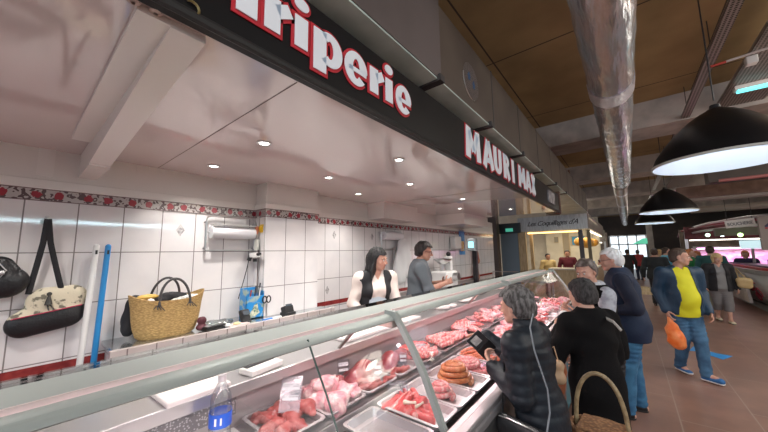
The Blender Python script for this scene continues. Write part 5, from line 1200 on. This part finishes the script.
# 7 seller in grey shirt --------------------------------------------------------
W7 = person('seller with short dark hair, glasses and a grey short sleeved shirt working behind the counter', (-2.16, 3.36, .20), (.80, .52), 1.68, lean=.06, head=(.05, .22), girth=1.22,
   hair=('short', mat('very_dark_hair', (.02, .014, .013), .5, bump=.7, bscale=120), .022), res=.010, glasses=True, trousers=dict(m=BLKT, t=.01), shoes=SHOEK,
   top=dict(m=mat('grey_shirt', (.10, .115, .13), .8, bump=.2, bscale=100), hem=.47, t=.012, sleeve=.02, collar=.02, vneck=.03, n='grey_shirt'), arms={1: ((.26, .10, 1.18), (.14, .36, 1.18)), -1: ((-.27, .12, 1.15), (-.10, .33, 1.16))}, skin=SKIN2)
# 8 blonde woman ------------------------------------------------------------------
W8 = person('blonde woman in a black cardigan and grey trousers walking toward the camera', (1.62, 10.7, 0), (.15, -1), 1.60, lean=.03, head=(-.1, .2), girth=1.15, female=True, belly=.5,
   hair=('bob', BLDH, .022), res=.014, trousers=dict(m=mat('grey_trousers', (.16, .15, .15), .8, bump=.1), t=.03, ankle=.3), shoes=mat('beige_shoe', (.70, .62, .45), .6, bump=.02),
   shirt=dict(m=mat('grey_top', (.22, .22, .22), .8, bump=.1), hem=.48, t=.008), top=dict(m=BLKF, hem=.45, t=.028, open=.07, opent=.02, flare=.02, vneck=.05, n='cardigan'), legs={1: ((.08, .02, .47), (.07, -.12, .10)), -1: ((-.07, .12, .47), (-.06, .16, .075))})
tb2 = thing('tan_shoulder_bag', 'tan shoulder bag hanging at the blonde woman\'s side', 'bag', (1.98, 10.6, .98), .2)
s = SDF(.012); s.C((-.06, 0, 0), (.10, 0, -.02), .09, .10, .03, (0, 1, 0), 1.8).C((-.04, 0, -.12), (.10, 0, -.14), .09, .09, .05, (0, 1, 0), 1.8); mesh_obj('bag_body', [s.mesh()], mat('tan_bag_leather', (.42, .30, .14), .5, bump=.2), tb2)
MB().tube([(-.08, 0, .06), (-.10, 0, .22), (-.12, .0, .38), (-.02, .02, .2), (.08, 0, .06)], .012, 8).build('strap', MATS['tan_bag_leather'], tb2)
tb2.scale = (.8, .8, .8)
# distant figures -------------------------------------------------------------------
def far_person(label, loc, face, h, topc, legc, hairm, style='short', **kw):
    tm = mat('cloth_%02d%02d%02d' % tuple(int(c*99) for c in topc), topc, .8, bump=.1); lm = mat('cloth_%02d%02d%02d' % tuple(int(c*99) for c in legc), legc, .8, bump=.1)
    return person(label, loc, face, h, hair=(style, hairm, .014), res=.018, top=dict(m=tm, hem=kw.pop('hem', .46), t=.02, vneck=.02), trousers=dict(m=lm, t=.012), shoes=SHOEK, look=False, **kw)
far_person('man in a dark padded jacket walking away down the aisle', (.62, 12.6, 0), (.1, 1), 1.74, (.02, .025, .028), (.02, .02, .025), DBRH, girth=1.2)
far_person('man in a light blue shirt standing far down the aisle', (1.02, 14.6, 0), (1, .2), 1.76, (.12, .42, .60), (.10, .13, .14), DBRH)
far_person('person in a bright green top near the right stall', (1.55, 14.0, 0), (.9, -.3), 1.70, (.02, .22, .07), (.05, .05, .05), REDH)
far_person('man in a dark green jacket and khaki trousers seen from behind', (1.86, 12.9, 0), (.25, 1), 1.78, (.02, .085, .085), (.22, .21, .15), DBRH, girth=1.15)
far_person('dark dressed shopper at the far left side of the aisle', (-.05, 19.0, 0), (-.2, 1), 1.70, (.03, .03, .035), (.05, .05, .06), DBRH)
far_person('distant shopper in a red jumper far down the aisle', (.4, 22.2, 0), (-.6, 1), 1.66, (.42, .06, .07), (.04, .05, .09), GREYH)
far_person('distant shopper in a beige coat far down the aisle', (1.15, 19.5, 0), (.6, 1), 1.68, (.45, .36, .25), (.04, .05, .09), BLDH)
far_person('ginger haired person bending forward left of the curved right stall', (2.02, 15.0, .0), (-.9, -.3), 1.66, (.05, .035, .07), (.03, .03, .03), REDH, lean=.3)
far_person('ginger haired seller in dark clothes nearest the right edge behind the curved stall', (3.02, 15.4, .0), (-.4, -1), 1.62, (.04, .035, .09), (.03, .03, .03), REDH, 'bob')
far_person('blonde seller in a pale top between the two ginger haired sellers', (2.75, 18.9, .0), (-.5, -1), 1.70, (.65, .58, .35), (.03, .03, .03), BLDH)
far_person('seller in a maroon shirt inside the fishmonger stall', (-1.80, 13.2, .0), (.2, -1), 1.72, (.12, .015, .03), (.02, .02, .02), BLKH, skin=SKIN2)
far_person('dark haired seller in an ochre apron at the back of the fishmonger stall', (-2.45, 13.1, .0), (.6, -1), 1.60, (.60, .46, .22), (.05, .05, .05), BLKH, skin=SKIN2)
# foreground basket ------------------------------------------------------------------
MB().lathe([(.001, .0), (.11, .0), (.125, .02), (.14, .36), (.15, .72), (.153, .76), (.142, .76), (.138, .72), (.12, .04), (.001, .03)], seg=36, sc=(.95, .80)).build('basket_body', BWK, fb)
rm = MB(); rm.tube([(.144*math.cos(a), .12*math.sin(a), .765) for a in np.linspace(0, 2*math.pi, 33)[:-1]], .012, 8, closed=True); rm.build('rim', BWK, fb)
hd = MB(); hd.tube([(-.118*math.cos(a), .02, .74+.31*math.sin(a)**.8) for a in np.linspace(0.02, math.pi-.02, 30)], .0115, 10); hd.build('handle', CANE, fb)
MB().prism([(-.11, -.09), (.12, -.09), (.12, .08), (-.09, .09)], 'z', .772, .79).build('woven_lid', BWK, fb, bevel=.006)
fb.location = (-.20, 2.12, 0)
# ================================================================= fishmonger stall beyond (left)
BLUG = mat('blue_grey_shutter', (.20, .27, .33), .5, bump=.1, bscale=10)
WOODP = mat('pale_wood', (.60, .47, .28), .5, col2=(.45, .33, .18), scale=8, stretch=(6, 6, .5))
fs = thing('fishmonger_stall', 'pale fishmonger stall with a grey handwritten sign board and timber posts', 'market stall', (0, 0, 0))
SB = mat('grey_sign_board', (.70, .76, .78), .5, col2=(.56, .62, .64), scale=4, stretch=(8, 1, 1), bump=.05)
MB().b2((-3.1, 11.7, 2.42), (-.95, 11.76, 2.92)).build('front_sign_board', SB, fs, smooth=False)
MB().b2((-.97, 11.76, 2.42), (-.93, 19.5, 2.92)).build('side_sign_board', mat('brown_grey_board', (.34, .29, .26), .6, col2=(.24, .20, .18), scale=3, stretch=(1, 6, 1)), fs, smooth=False)
B = Matrix(((1, 0, 0, -2.78), (0, 0, 1, 11.694), (0, 1, 0, 2.60), (0, 0, 0, 1)))
o = text_mesh('lettering', 'Les Coquillages d\'A', .235, mat('ink', (.02, .02, .025), .5, bump=.01), fs, .0, .003, .45, .98, .88, B)
SBX = mat('stall_inside', (.72, .68, .56), .6, col2=(.62, .58, .48), scale=2)
MB().b2((-3.1, 16.5, 0), (-.95, 16.6, 3.2)).b2((-3.1, 11.9, 2.9), (-.95, 16.6, 2.95)).build('back_wall', SBX, fs, smooth=False)
MB().b2((-1.24, 11.75, 0), (-1.12, 11.87, 2.4)).build('post', mat('dark_post', (.10, .10, .11), .5, bump=.05), fs, smooth=False)
MB().b2((-1.02, 11.95, 0), (-.93, 12.07, 2.4)).build('post', mat('olive_post', (.20, .18, .12), .5, bump=.05), fs, smooth=False)
MB().b2((-3.12, 11.72, 0), (-2.86, 11.8, 2.4)).build('timber_upright', WOODP, fs, smooth=False)
MB().b2((-2.8, 12.0, 0), (-2.7, 12.1, 2.4)).build('timber_upright', WOODP, fs, smooth=False)
WARM = mat('warm_strip', (1, .75, .35), .3, emit=(1, .55, .18), es=3.0)
MB().b2((-2.8, 11.80, 2.33), (-1.25, 11.86, 2.38)).build('warm_light_strip', WARM, fs, smooth=False)
MB().b2((-.99, 12.2, 2.34), (-.96, 18, 2.38)).build('warm_light_strip', mat('white_strip', (1, .95, .85), .3, emit=(1, .85, .6), es=5), fs, smooth=False)
area('fish_stall_light', (-2.0, 13.8, 2.8), 2.2, 75, (1, .86, .62), (0, 0, 0), 3.5)
for i, (x, y, z, r, l) in enumerate(((-1.0, 13.2, 1.98, .22, 'round amber net float nearest in the fishmonger stall'), (-1.2, 12.9, 2.02, .17, 'smaller amber ball left of the large one in the fishmonger stall'), (-.95, 15.2, 2.02, .18, 'amber ball farthest back in the fishmonger stall'))):
    t = thing('amber_globe', l, 'hanging globe', (x-.15, y, z)); MB().sph((0, 0, 0), r, 20, (1, 1, .9)).build('globe', mat('amber', (.70, .38, .06), .4, col2=(.55, .25, .05), scale=8, bump=.3, bscale=20), t); MB().tube([(0, 0, r*.8), (0, 0, 2.9-z)], .006, 6).build('cord', BLACKP, t)
fc = thing('fish_counter', 'pale tiled fish counter across the front of the fishmonger stall', 'counter', (0, 0, 0))
MB().b2((-2.2, 12.0, 0), (-1.3, 12.6, 1.05)).b2((-1.35, 12.2, 0), (-.95, 17, 1.05)).build('base', WOODP, fc, smooth=False)
MB().b2((-2.25, 11.97, 1.05), (-1.25, 12.65, 1.10)).b2((-1.4, 12.2, 1.05), (-.92, 17, 1.10)).build('top', mat('pale_top', (.66, .62, .55), .3, bump=.02), fc, smooth=False)
for i, (x, y, l) in enumerate(((-1.15, 12.5, 'bright blue crate on the fish counter nearest the aisle'), (-1.15, 13.4, 'second blue crate farther along the fish counter'))):
    t = thing('blue_crate', l, 'crate', (x, y, 1.101)); m = mat('blue_crate', (.02, .20, .55), .4, bump=.02)
    MB().b2((-.15, -.25, 0), (.15, .25, .02)).b2((-.15, -.25, 0), (-.13, .25, .20)).b2((.13, -.25, 0), (.15, .25, .20)).b2((-.15, -.25, 0), (.15, -.23, .20)).b2((-.15, .23, 0), (.15, .25, .20)).build('crate_body', m, t, smooth=False)
for i, (x, z, w, h_, c, l) in enumerate(((-2.35, 2.12, .09, .14, (.30, .28, .24), 'small framed picture high on the pale stall wall'), (-1.95, 1.9, .14, .55, (.35, .30, .22), 'tall narrow notice panel in the fishmonger stall'), (-1.45, 2.05, .30, .22, (.05, .28, .50), 'blue poster behind the maroon shirted seller'))):
    t = thing('notice', l, 'notice', (x-.3, 16.46, z+.1)); MB().b2((-w, 0, -h_), (w, .03, h_)).build('frame', WOODP, t, smooth=False); MB().b2((-w*.85, -.005, -h_*.88), (w*.85, 0, h_*.88)).build('sheet', mat('sheet%d' % i, c, .5, bump=.01), t, smooth=False)
# blue-grey shutter, dark column and rails between the stalls
sh = thing('roller_shutter', 'blue grey closed shutter beside the dark column past the butcher wall', 'shutter', (0, 0, 0))
MB().b2((-3.75, 11.72, 0), (-3.13, 11.8, 2.38)).build('curtain', BLUG, sh, smooth=False)
MB().b2((-4.4, 11.6, 2.38), (-3.0, 11.9, 2.75)).build('box', mat('dark_teal_box', (.04, .06, .07), .5, bump=.02), sh, smooth=False)
MB().b2((-3.50, 11.55, 2.44), (-3.25, 11.6, 2.56)).build('exit_light', mat('green_glow', (.1, .7, .5), .4, emit=(.1, .6, .42), es=.4), sh, smooth=False)
struct(MB().b2((-4.05, 11.0, 0), (-3.65, 11.3, 4.6)).build('trim_column', mat('brown_column', (.10, .075, .065), .6, bump=.1), smooth=False))
struct(MB().b2((-6, 11.4, 0), (-4.0, 11.5, 3.0)).build('wall_back_left', mat('lilac_wall', (.42, .36, .36), .6, bump=.02), smooth=False))
struct(MB().b2((-9, 16.8, 0), (-3.1, 16.9, 4.6)).build('wall_behind', SBX, smooth=False))
struct(MB().b2((-2.4, 9.8, 3.0), (-1.1, 9.9, 4.0)).build('trim_mottled_board', mat('mottled_board', (.55, .46, .38), .6, col2=(.25, .13, .10), scale=5, lo=.5, hi=.62), smooth=False))
rl = thing('steel_counter', 'steel framed table with rails past the end of the meat counter', 'table', (-2.1, 7.6, 0))
MB().b2((-.55, -.25, 1.02), (.75, .25, 1.06)).build('top', STEELB, rl, bevel=.004, smooth=False)
MB().cyl((-.5, -.2, 1.25), (.7, -.2, 1.25), .012, seg=8).cyl((-.5, -.2, 1.06), (-.5, -.2, 1.25), .012, seg=8).cyl((.7, -.2, 1.06), (.7, -.2, 1.25), .012, seg=8).build('rail', STEEL, rl)
for x in (-.5, .7):
    for y in (-.2, .2): MB().b2((x-.02, y-.02, 0), (x+.02, y+.02, 1.02)).build('leg', STEEL, rl, smooth=False)
# ================================================================= curved stall on the right
rs_ = thing('curved_stall', 'curved white fronted food stall with a pink swirl on the right of the aisle', 'market stall', (0, 0, 0))
def footprint(off):
    P = [(2.75-off, 16.2)]
    for a in np.linspace(180, 262, 12): P.append((5.05+(2.3+off)*math.cos(math.radians(a)), 12.6+(2.3+off)*math.sin(math.radians(a))))
    return P
WHF = mat('white_front', (.62, .60, .56), .35, bump=.02)
low, upp = footprint(-.12), footprint(.18)
m_ = MB(); A = [m_.bm.verts.new((x, y, .16)) for x, y in low]; Bv = [m_.bm.verts.new((x, y, 1.02)) for x, y in upp]
for k in range(len(A)-1): m_.bm.faces.new((A[k], A[k+1], Bv[k+1], Bv[k]))
o = m_.build('front_skin', WHF, rs_); sd_ = o.modifiers.new('t', 'SOLIDIFY'); sd_.thickness = .04; sd_.offset = 0
def band(name, off0, z0, z1, m, th=.12):
    P = footprint(off0); Q = footprint(off0-th); MB().prism(P+Q[::-1], 'z', z0, z1).build(name, m, rs_, smooth=False)
band('kick_base', -.02, 0, .16, mat('grey_base', (.22, .22, .20), .5, bump=.02), .3)
band('grey_top', .24, 1.02, 1.13, mat('stall_grey_top', (.33, .32, .29), .4, bump=.02), .5)
band('red_ledge', .12, 1.13, 1.19, mat('red_ledge', (.50, .03, .03), .4, bump=.02), .35)
band('dark_ledge', .0, 1.19, 1.23, BLACKP, .35)
MGL = mat('pink_lit_meat', (.80, .42, .62), .4, col2=(.92, .75, .85), scale=3, lo=.45, hi=.55, bump=.05)  # pink counter light painted into the meat colour
pdc = thing('pink_lit_case', 'pink lit glass meat counter behind the curved stall on the right', 'display case', (0, 0, 0))
MB().b2((2.0, 16.6, 0), (8, 17.6, 1.1)).build('base', mat('pale_base', (.5, .46, .46), .5, bump=.02), pdc, smooth=False)
MB().prism([(16.65, 1.1), (17.6, 1.1), (17.6, 1.72), (17.5, 1.72)], 'x', 2.02, 7.98).build('sloped_meat_bed', MGL, pdc, smooth=False)
MB().b2((2.0, 16.62, 1.74), (8, 17.0, 1.78)).build('glass_shelf', WHITE, pdc, smooth=False)
MB().tube([(2.1, 16.9, 1.70), (7.9, 16.9, 1.70)], .025, 8).build('pink_tube', mat('pink_tube', (1, .6, .9), .3, emit=(1, .45, .85), es=4), pdc)
area('pink_counter_light', (5.0, 16.9, 1.66), 5.8, 16, (1, .5, .88), (0, 0, 0), .1)
sw = MB()
for cy_, cz, r0, ph, dr_ in ((13.75, .62, .25, 0, 1), (13.15, .52, .24, 2, -1), (13.5, .36, .14, 3, 1), (14.5, .45, .2, 1, -1)):
    pts = []
    for i in range(36):
        a = ph+i*.22*dr_; r = r0*(1-i/46); zc = cz+r*math.sin(a); pts.append((2.87-.30*(zc-.16)/.86-.03, cy_+1.3*r*math.cos(a), zc))
    sw.tube(pts, .016, 6)
sw.build('pink_swirl', mat('swirl_red', (.62, .10, .15), .5, bump=.01), rs_)
# panels leaning at the left end of that stall
MB().prism([(13.0, .2), (15.8, .2), (15.6, .98), (13.4, .98)], 'x', 2.50, 2.56).build('printed_panel', mat('faded_panel', (.42, .36, .33), .5, col2=(.56, .50, .47), scale=2.2), rs_, smooth=False)
# canopy with tubes and hanging lights
cn = thing('stall_canopy', 'curved tube canopy with white lamps above the right hand stall', 'canopy', (0, 0, 0))
STW = mat('canopy_white', (.55, .52, .54), .4, bump=.02)
for z, m, dx in ((2.62, mat('canopy_red', (.30, .07, .09), .5, bump=.01), 0), (2.45, STW, .1), (2.74, STW, .2)):
    MB().tube([(2.3+dx, 24, z-.25), (2.3+dx, 23, z), (2.5+dx, 18, z), (3.0+dx, 15.5, z), (3.9, 14.6, z), (7, 14.3, z)], .045, 8).build('tube', m, cn)
MB().b2((2.5, 15.9, 2.15), (6.5, 16.2, 2.42)).build('back_board', mat('olive_board', (.20, .19, .15), .6, bump=.02), cn, smooth=False)
for i, (x, y, z, c, e) in enumerate(((2.6, 18, 2.25, (.6, 1, .7), 4), (2.75, 16.5, 2.2, (.8, 1, 1), 5), (3.0, 15.5, 2.15, (.5, .9, .3), 3), (3.35, 14.8, 2.2, (1, .95, 1), 5))):
    MB().sph((x, y, z), .07, 12).build('lamp', mat('canopy_lamp%d' % i, c, .3, emit=c, es=e), cn)
sc2 = thing('stall_scale', 'white lit scale display standing on the right stall counter', 'scale', (3.15, 15.2, 1.235))
MB().b2((-.03, -.03, 0), (.03, .03, .45)).build('pole', STEEL, sc2, smooth=False); MB().b2((-.25, -.05, .45), (.28, .05, .72)).build('display', mat('lit_display', (.7, .9, .95), .3, emit=(.55, .78, .82), es=.7), sc2, smooth=False)
bs = thing('hanging_board', 'tilted white sign board with grey lettering above the right stall', 'sign', (2.62, 13.4, 2.44), .35)
o = MB().b2((-.33, -.015, -.11), (.33, .015, .11)).build('board', WHITE, bs, smooth=False); o.rotation_euler = (0, -.10, 0)
B = Matrix.Rotation(-.10, 4, 'Y') @ Matrix(((1, 0, 0, -.30), (0, 0, 1, -.018), (0, 1, 0, -.05), (0, 0, 0, 1)))
text_mesh('lettering', 'BOUCHERIE', .125, mat('sign_grey_ink', (.25, .27, .27), .5, bump=.01), bs, .003, .002, 0, .86, 1, B)
MB().cyl((-.28, 0, .1), (-.28, 0, .8), .006, seg=6).cyl((.28, 0, .1), (.28, 0, .8), .006, seg=6).build('cable', BLACKP, bs)
bb = thing('beige_sign_board', 'large beige board with a dark emblem at the right edge above the stall', 'sign', (0, 0, 0))
BEI = mat('beige_board', (.40, .34, .30), .6, bump=.02)
MB().b2((2.88, 13.0, 1.65), (5.5, 13.1, 2.58)).build('board', BEI, bb, smooth=False)
em = MB(); em.prism([(2.98, 2.32), (3.16, 2.50), (3.36, 2.36), (3.42, 2.30), (2.98, 2.28)], 'y', 12.985, 13.0); em.build('emblem', mat('emblem_dark', (.07, .06, .12), .5, bump=.01), bb, smooth=False)
MB().b2((2.98, 12.985, 2.23), (3.45, 13.0, 2.27)).build('red_stripe', LR, bb, smooth=False)
sb = thing('beige_post', 'beige post with pale streaks at the right edge behind the curved stall', 'post', (3.28, 13.3, 1.235))
MB().b2((-.12, -.05, 0), (.5, .05, .42)).build('panel', BEI, sb, smooth=False)
for i, (x, c, l) in enumerate(((3.0, (.15, .20, .55), 'blue packet standing on the right stall ledge'), (3.1, (.75, .35, .55), 'pink packet on the right stall ledge beside the blue one'))):
    tag(MB().b2((-.05, -.03, 0), (.05, .03, .15)).build('packet', mat('packet%d' % i, c, .4, bump=.01), bevel=.006, loc=(x, 13.1+.2*i, 1.235)), l, 'packet')
# far stalls on both sides of the aisle --------------------------------------------
def far_stall(label, x0, x1, y, bc, sc_c, z1=2.75):
    t = thing('distant_stall', label, 'market stall', (0, 0, 0)); n = label.split()[0]
    MB().b2((x0, y, 0), (x1, y+.6, 1.05)).build('counter', mat('fs_c'+n, bc, .5, bump=.02), t, smooth=False)
    MB().b2((x0, y+.1, 2.15), (x1, y+.2, z1)).build('sign_board', mat('fs_s'+n, sc_c, .5, col2=tuple(c*.5 for c in sc_c), scale=3), t, smooth=False)
    MB().b2((x0, y+2.0, 0), (x1, y+2.1, 2.7)).build('back', mat('fs_b'+n, (.22, .19, .16), .6, col2=(.40, .34, .28), scale=2.5, bump=.02), t, smooth=False)
    MB().b2((x0, y+.15, 0), (x0+.1, y+.25, 2.6)).build('post', STEEL, t, smooth=False); MB().b2((x1-.1, y+.15, 0), (x1, y+.25, 2.6)).build('post', STEEL, t, smooth=False)
    MB().b2((x0+.2, y+.5, 2.08), (x1-.2, y+.6, 2.12)).build('strip_lamp', mat('fs_l', (1, .95, .85), .3, emit=(1, .92, .8), es=4), t, smooth=False)
    return t
far_stall('maroon signed stall far down the right side of the aisle', 2.2, 5.0, 20.5, (.55, .42, .30), (.20, .05, .06))
far_stall('olive boarded stall behind the curved stall on the right', 5.2, 9.5, 18.0, (.4, .38, .34), (.22, .20, .14))
far_stall('white stall far down the left side of the aisle', -3.0, -.9, 20.0, (.7, .7, .7), (.50, .47, .40))
gcx = thing('green_awning', 'small green glowing awning in front of the bright far windows', 'awning', (0, 0, 0))
MB().prism([(.25, 2.02), (.75, 2.35), (.95, 2.35), (.95, 2.02)], 'y', 24, 24.4).build('panel', mat('green_panel', (.15, .65, .45), .4, emit=(.12, .65, .42), es=.5), gcx, smooth=False)
MB().cyl((.9, 24.2, 0), (.9, 24.2, 2.05), .04, seg=8).build('pole', STEEL, gcx)
struct(MB().b2((1.05, 26.4, 0), (1.35, 26.8, 4.6)).build('trim_column_far', CONC, smooth=False))
# crates of goods in the aisle middle distance
dt = thing('display_table', 'low wooden display table with goods right behind the yellow shirted man', 'table', (.55, 9.6+.6, 0))
MB().b2((-.55, -.3, .62), (.2, .3, .68)).build('top', WOODP, dt, smooth=False)
for x in (-.5, .15):
    for y in (-.25, .25): MB().b2((x-.025, y-.025, 0), (x+.025, y+.025, .62)).build('leg', WOODP, dt, smooth=False)
for i in range(2):
    t = thing('goods_tray', ['wooden tray of pale goods on the left of the display table', 'wooden tray of pale goods on the right of the display table'][i], 'tray', (.55-.36+.36*i, 10.2, .681))
    MB().b2((-.15, -.22, 0), (.15, .22, .015)).b2((-.16, -.23, 0), (-.145, .23, .08)).b2((.145, -.23, 0), (.16, .23, .08)).b2((-.16, -.23, 0), (.16, -.215, .08)).b2((-.16, .215, 0), (.16, .23, .08)).build('tray_body', WOODP, t, smooth=False)
# tube fitting over the aisle that mirrors on the wall tiles
tf = thing('aisle_tube_light', 'slim tube light hung across the aisle, mirrored as a streak on the wall tiles', 'strip light', (5.0, 1.35, 2.61))
MB().b2((-.05, -1.75, .03), (.05, 1.75, .09)).build('housing', WHITE, tf, smooth=False)
MB().cyl((0, -1.65, 0), (0, 1.65, 0), .022, seg=10).build('tube', mat('cool_tube', (.8, .95, 1), .3, emit=(.62, .90, 1), es=26), tf)
MB().cyl((0, -.9, .07), (0, -.9, 1.99), .004, seg=6).cyl((0, .9, .07), (0, .9, 1.99), .004, seg=6).build('hanger', MATS['dark_steel'], tf)
# general hall lighting: bay lamps added among the beams as fill
for i, (x, y) in enumerate(((2.6, 5.5), (4.6, 10), (3.2, 17), (-2.2, 18), (1.5, 23))):
    t = thing('added_bay_lamp', 'round added fill lamp hanging from the hall ceiling, number %s from the camera' % ['one', 'two', 'three', 'four', 'five'][i], 'ceiling light', (x, y, 3.9))
    MB().lathe([(.20, 0), (.15, .12), (.06, .18), (.05, .3), (.001, .3)], seg=24).build('reflector', STEEL, t); MB().cyl((0, 0, .01), (0, 0, .015), .17, seg=24).build('lens', mat('bay_lens', (1, .95, .85), .3, emit=(1, .93, .80), es=8), t); MB().cyl((0, 0, .3), (0, 0, .7), .008, seg=6).build('rod', STEEL, t)
    l = bpy.data.lights.new('bay_fill', 'POINT'); l.energy = 34; l.color = (1, .92, .80); l.shadow_soft_size = .5
    o = bpy.data.objects.new('bay_fill', l); COL.objects.link(o); o.location = (x, y, 3.72)
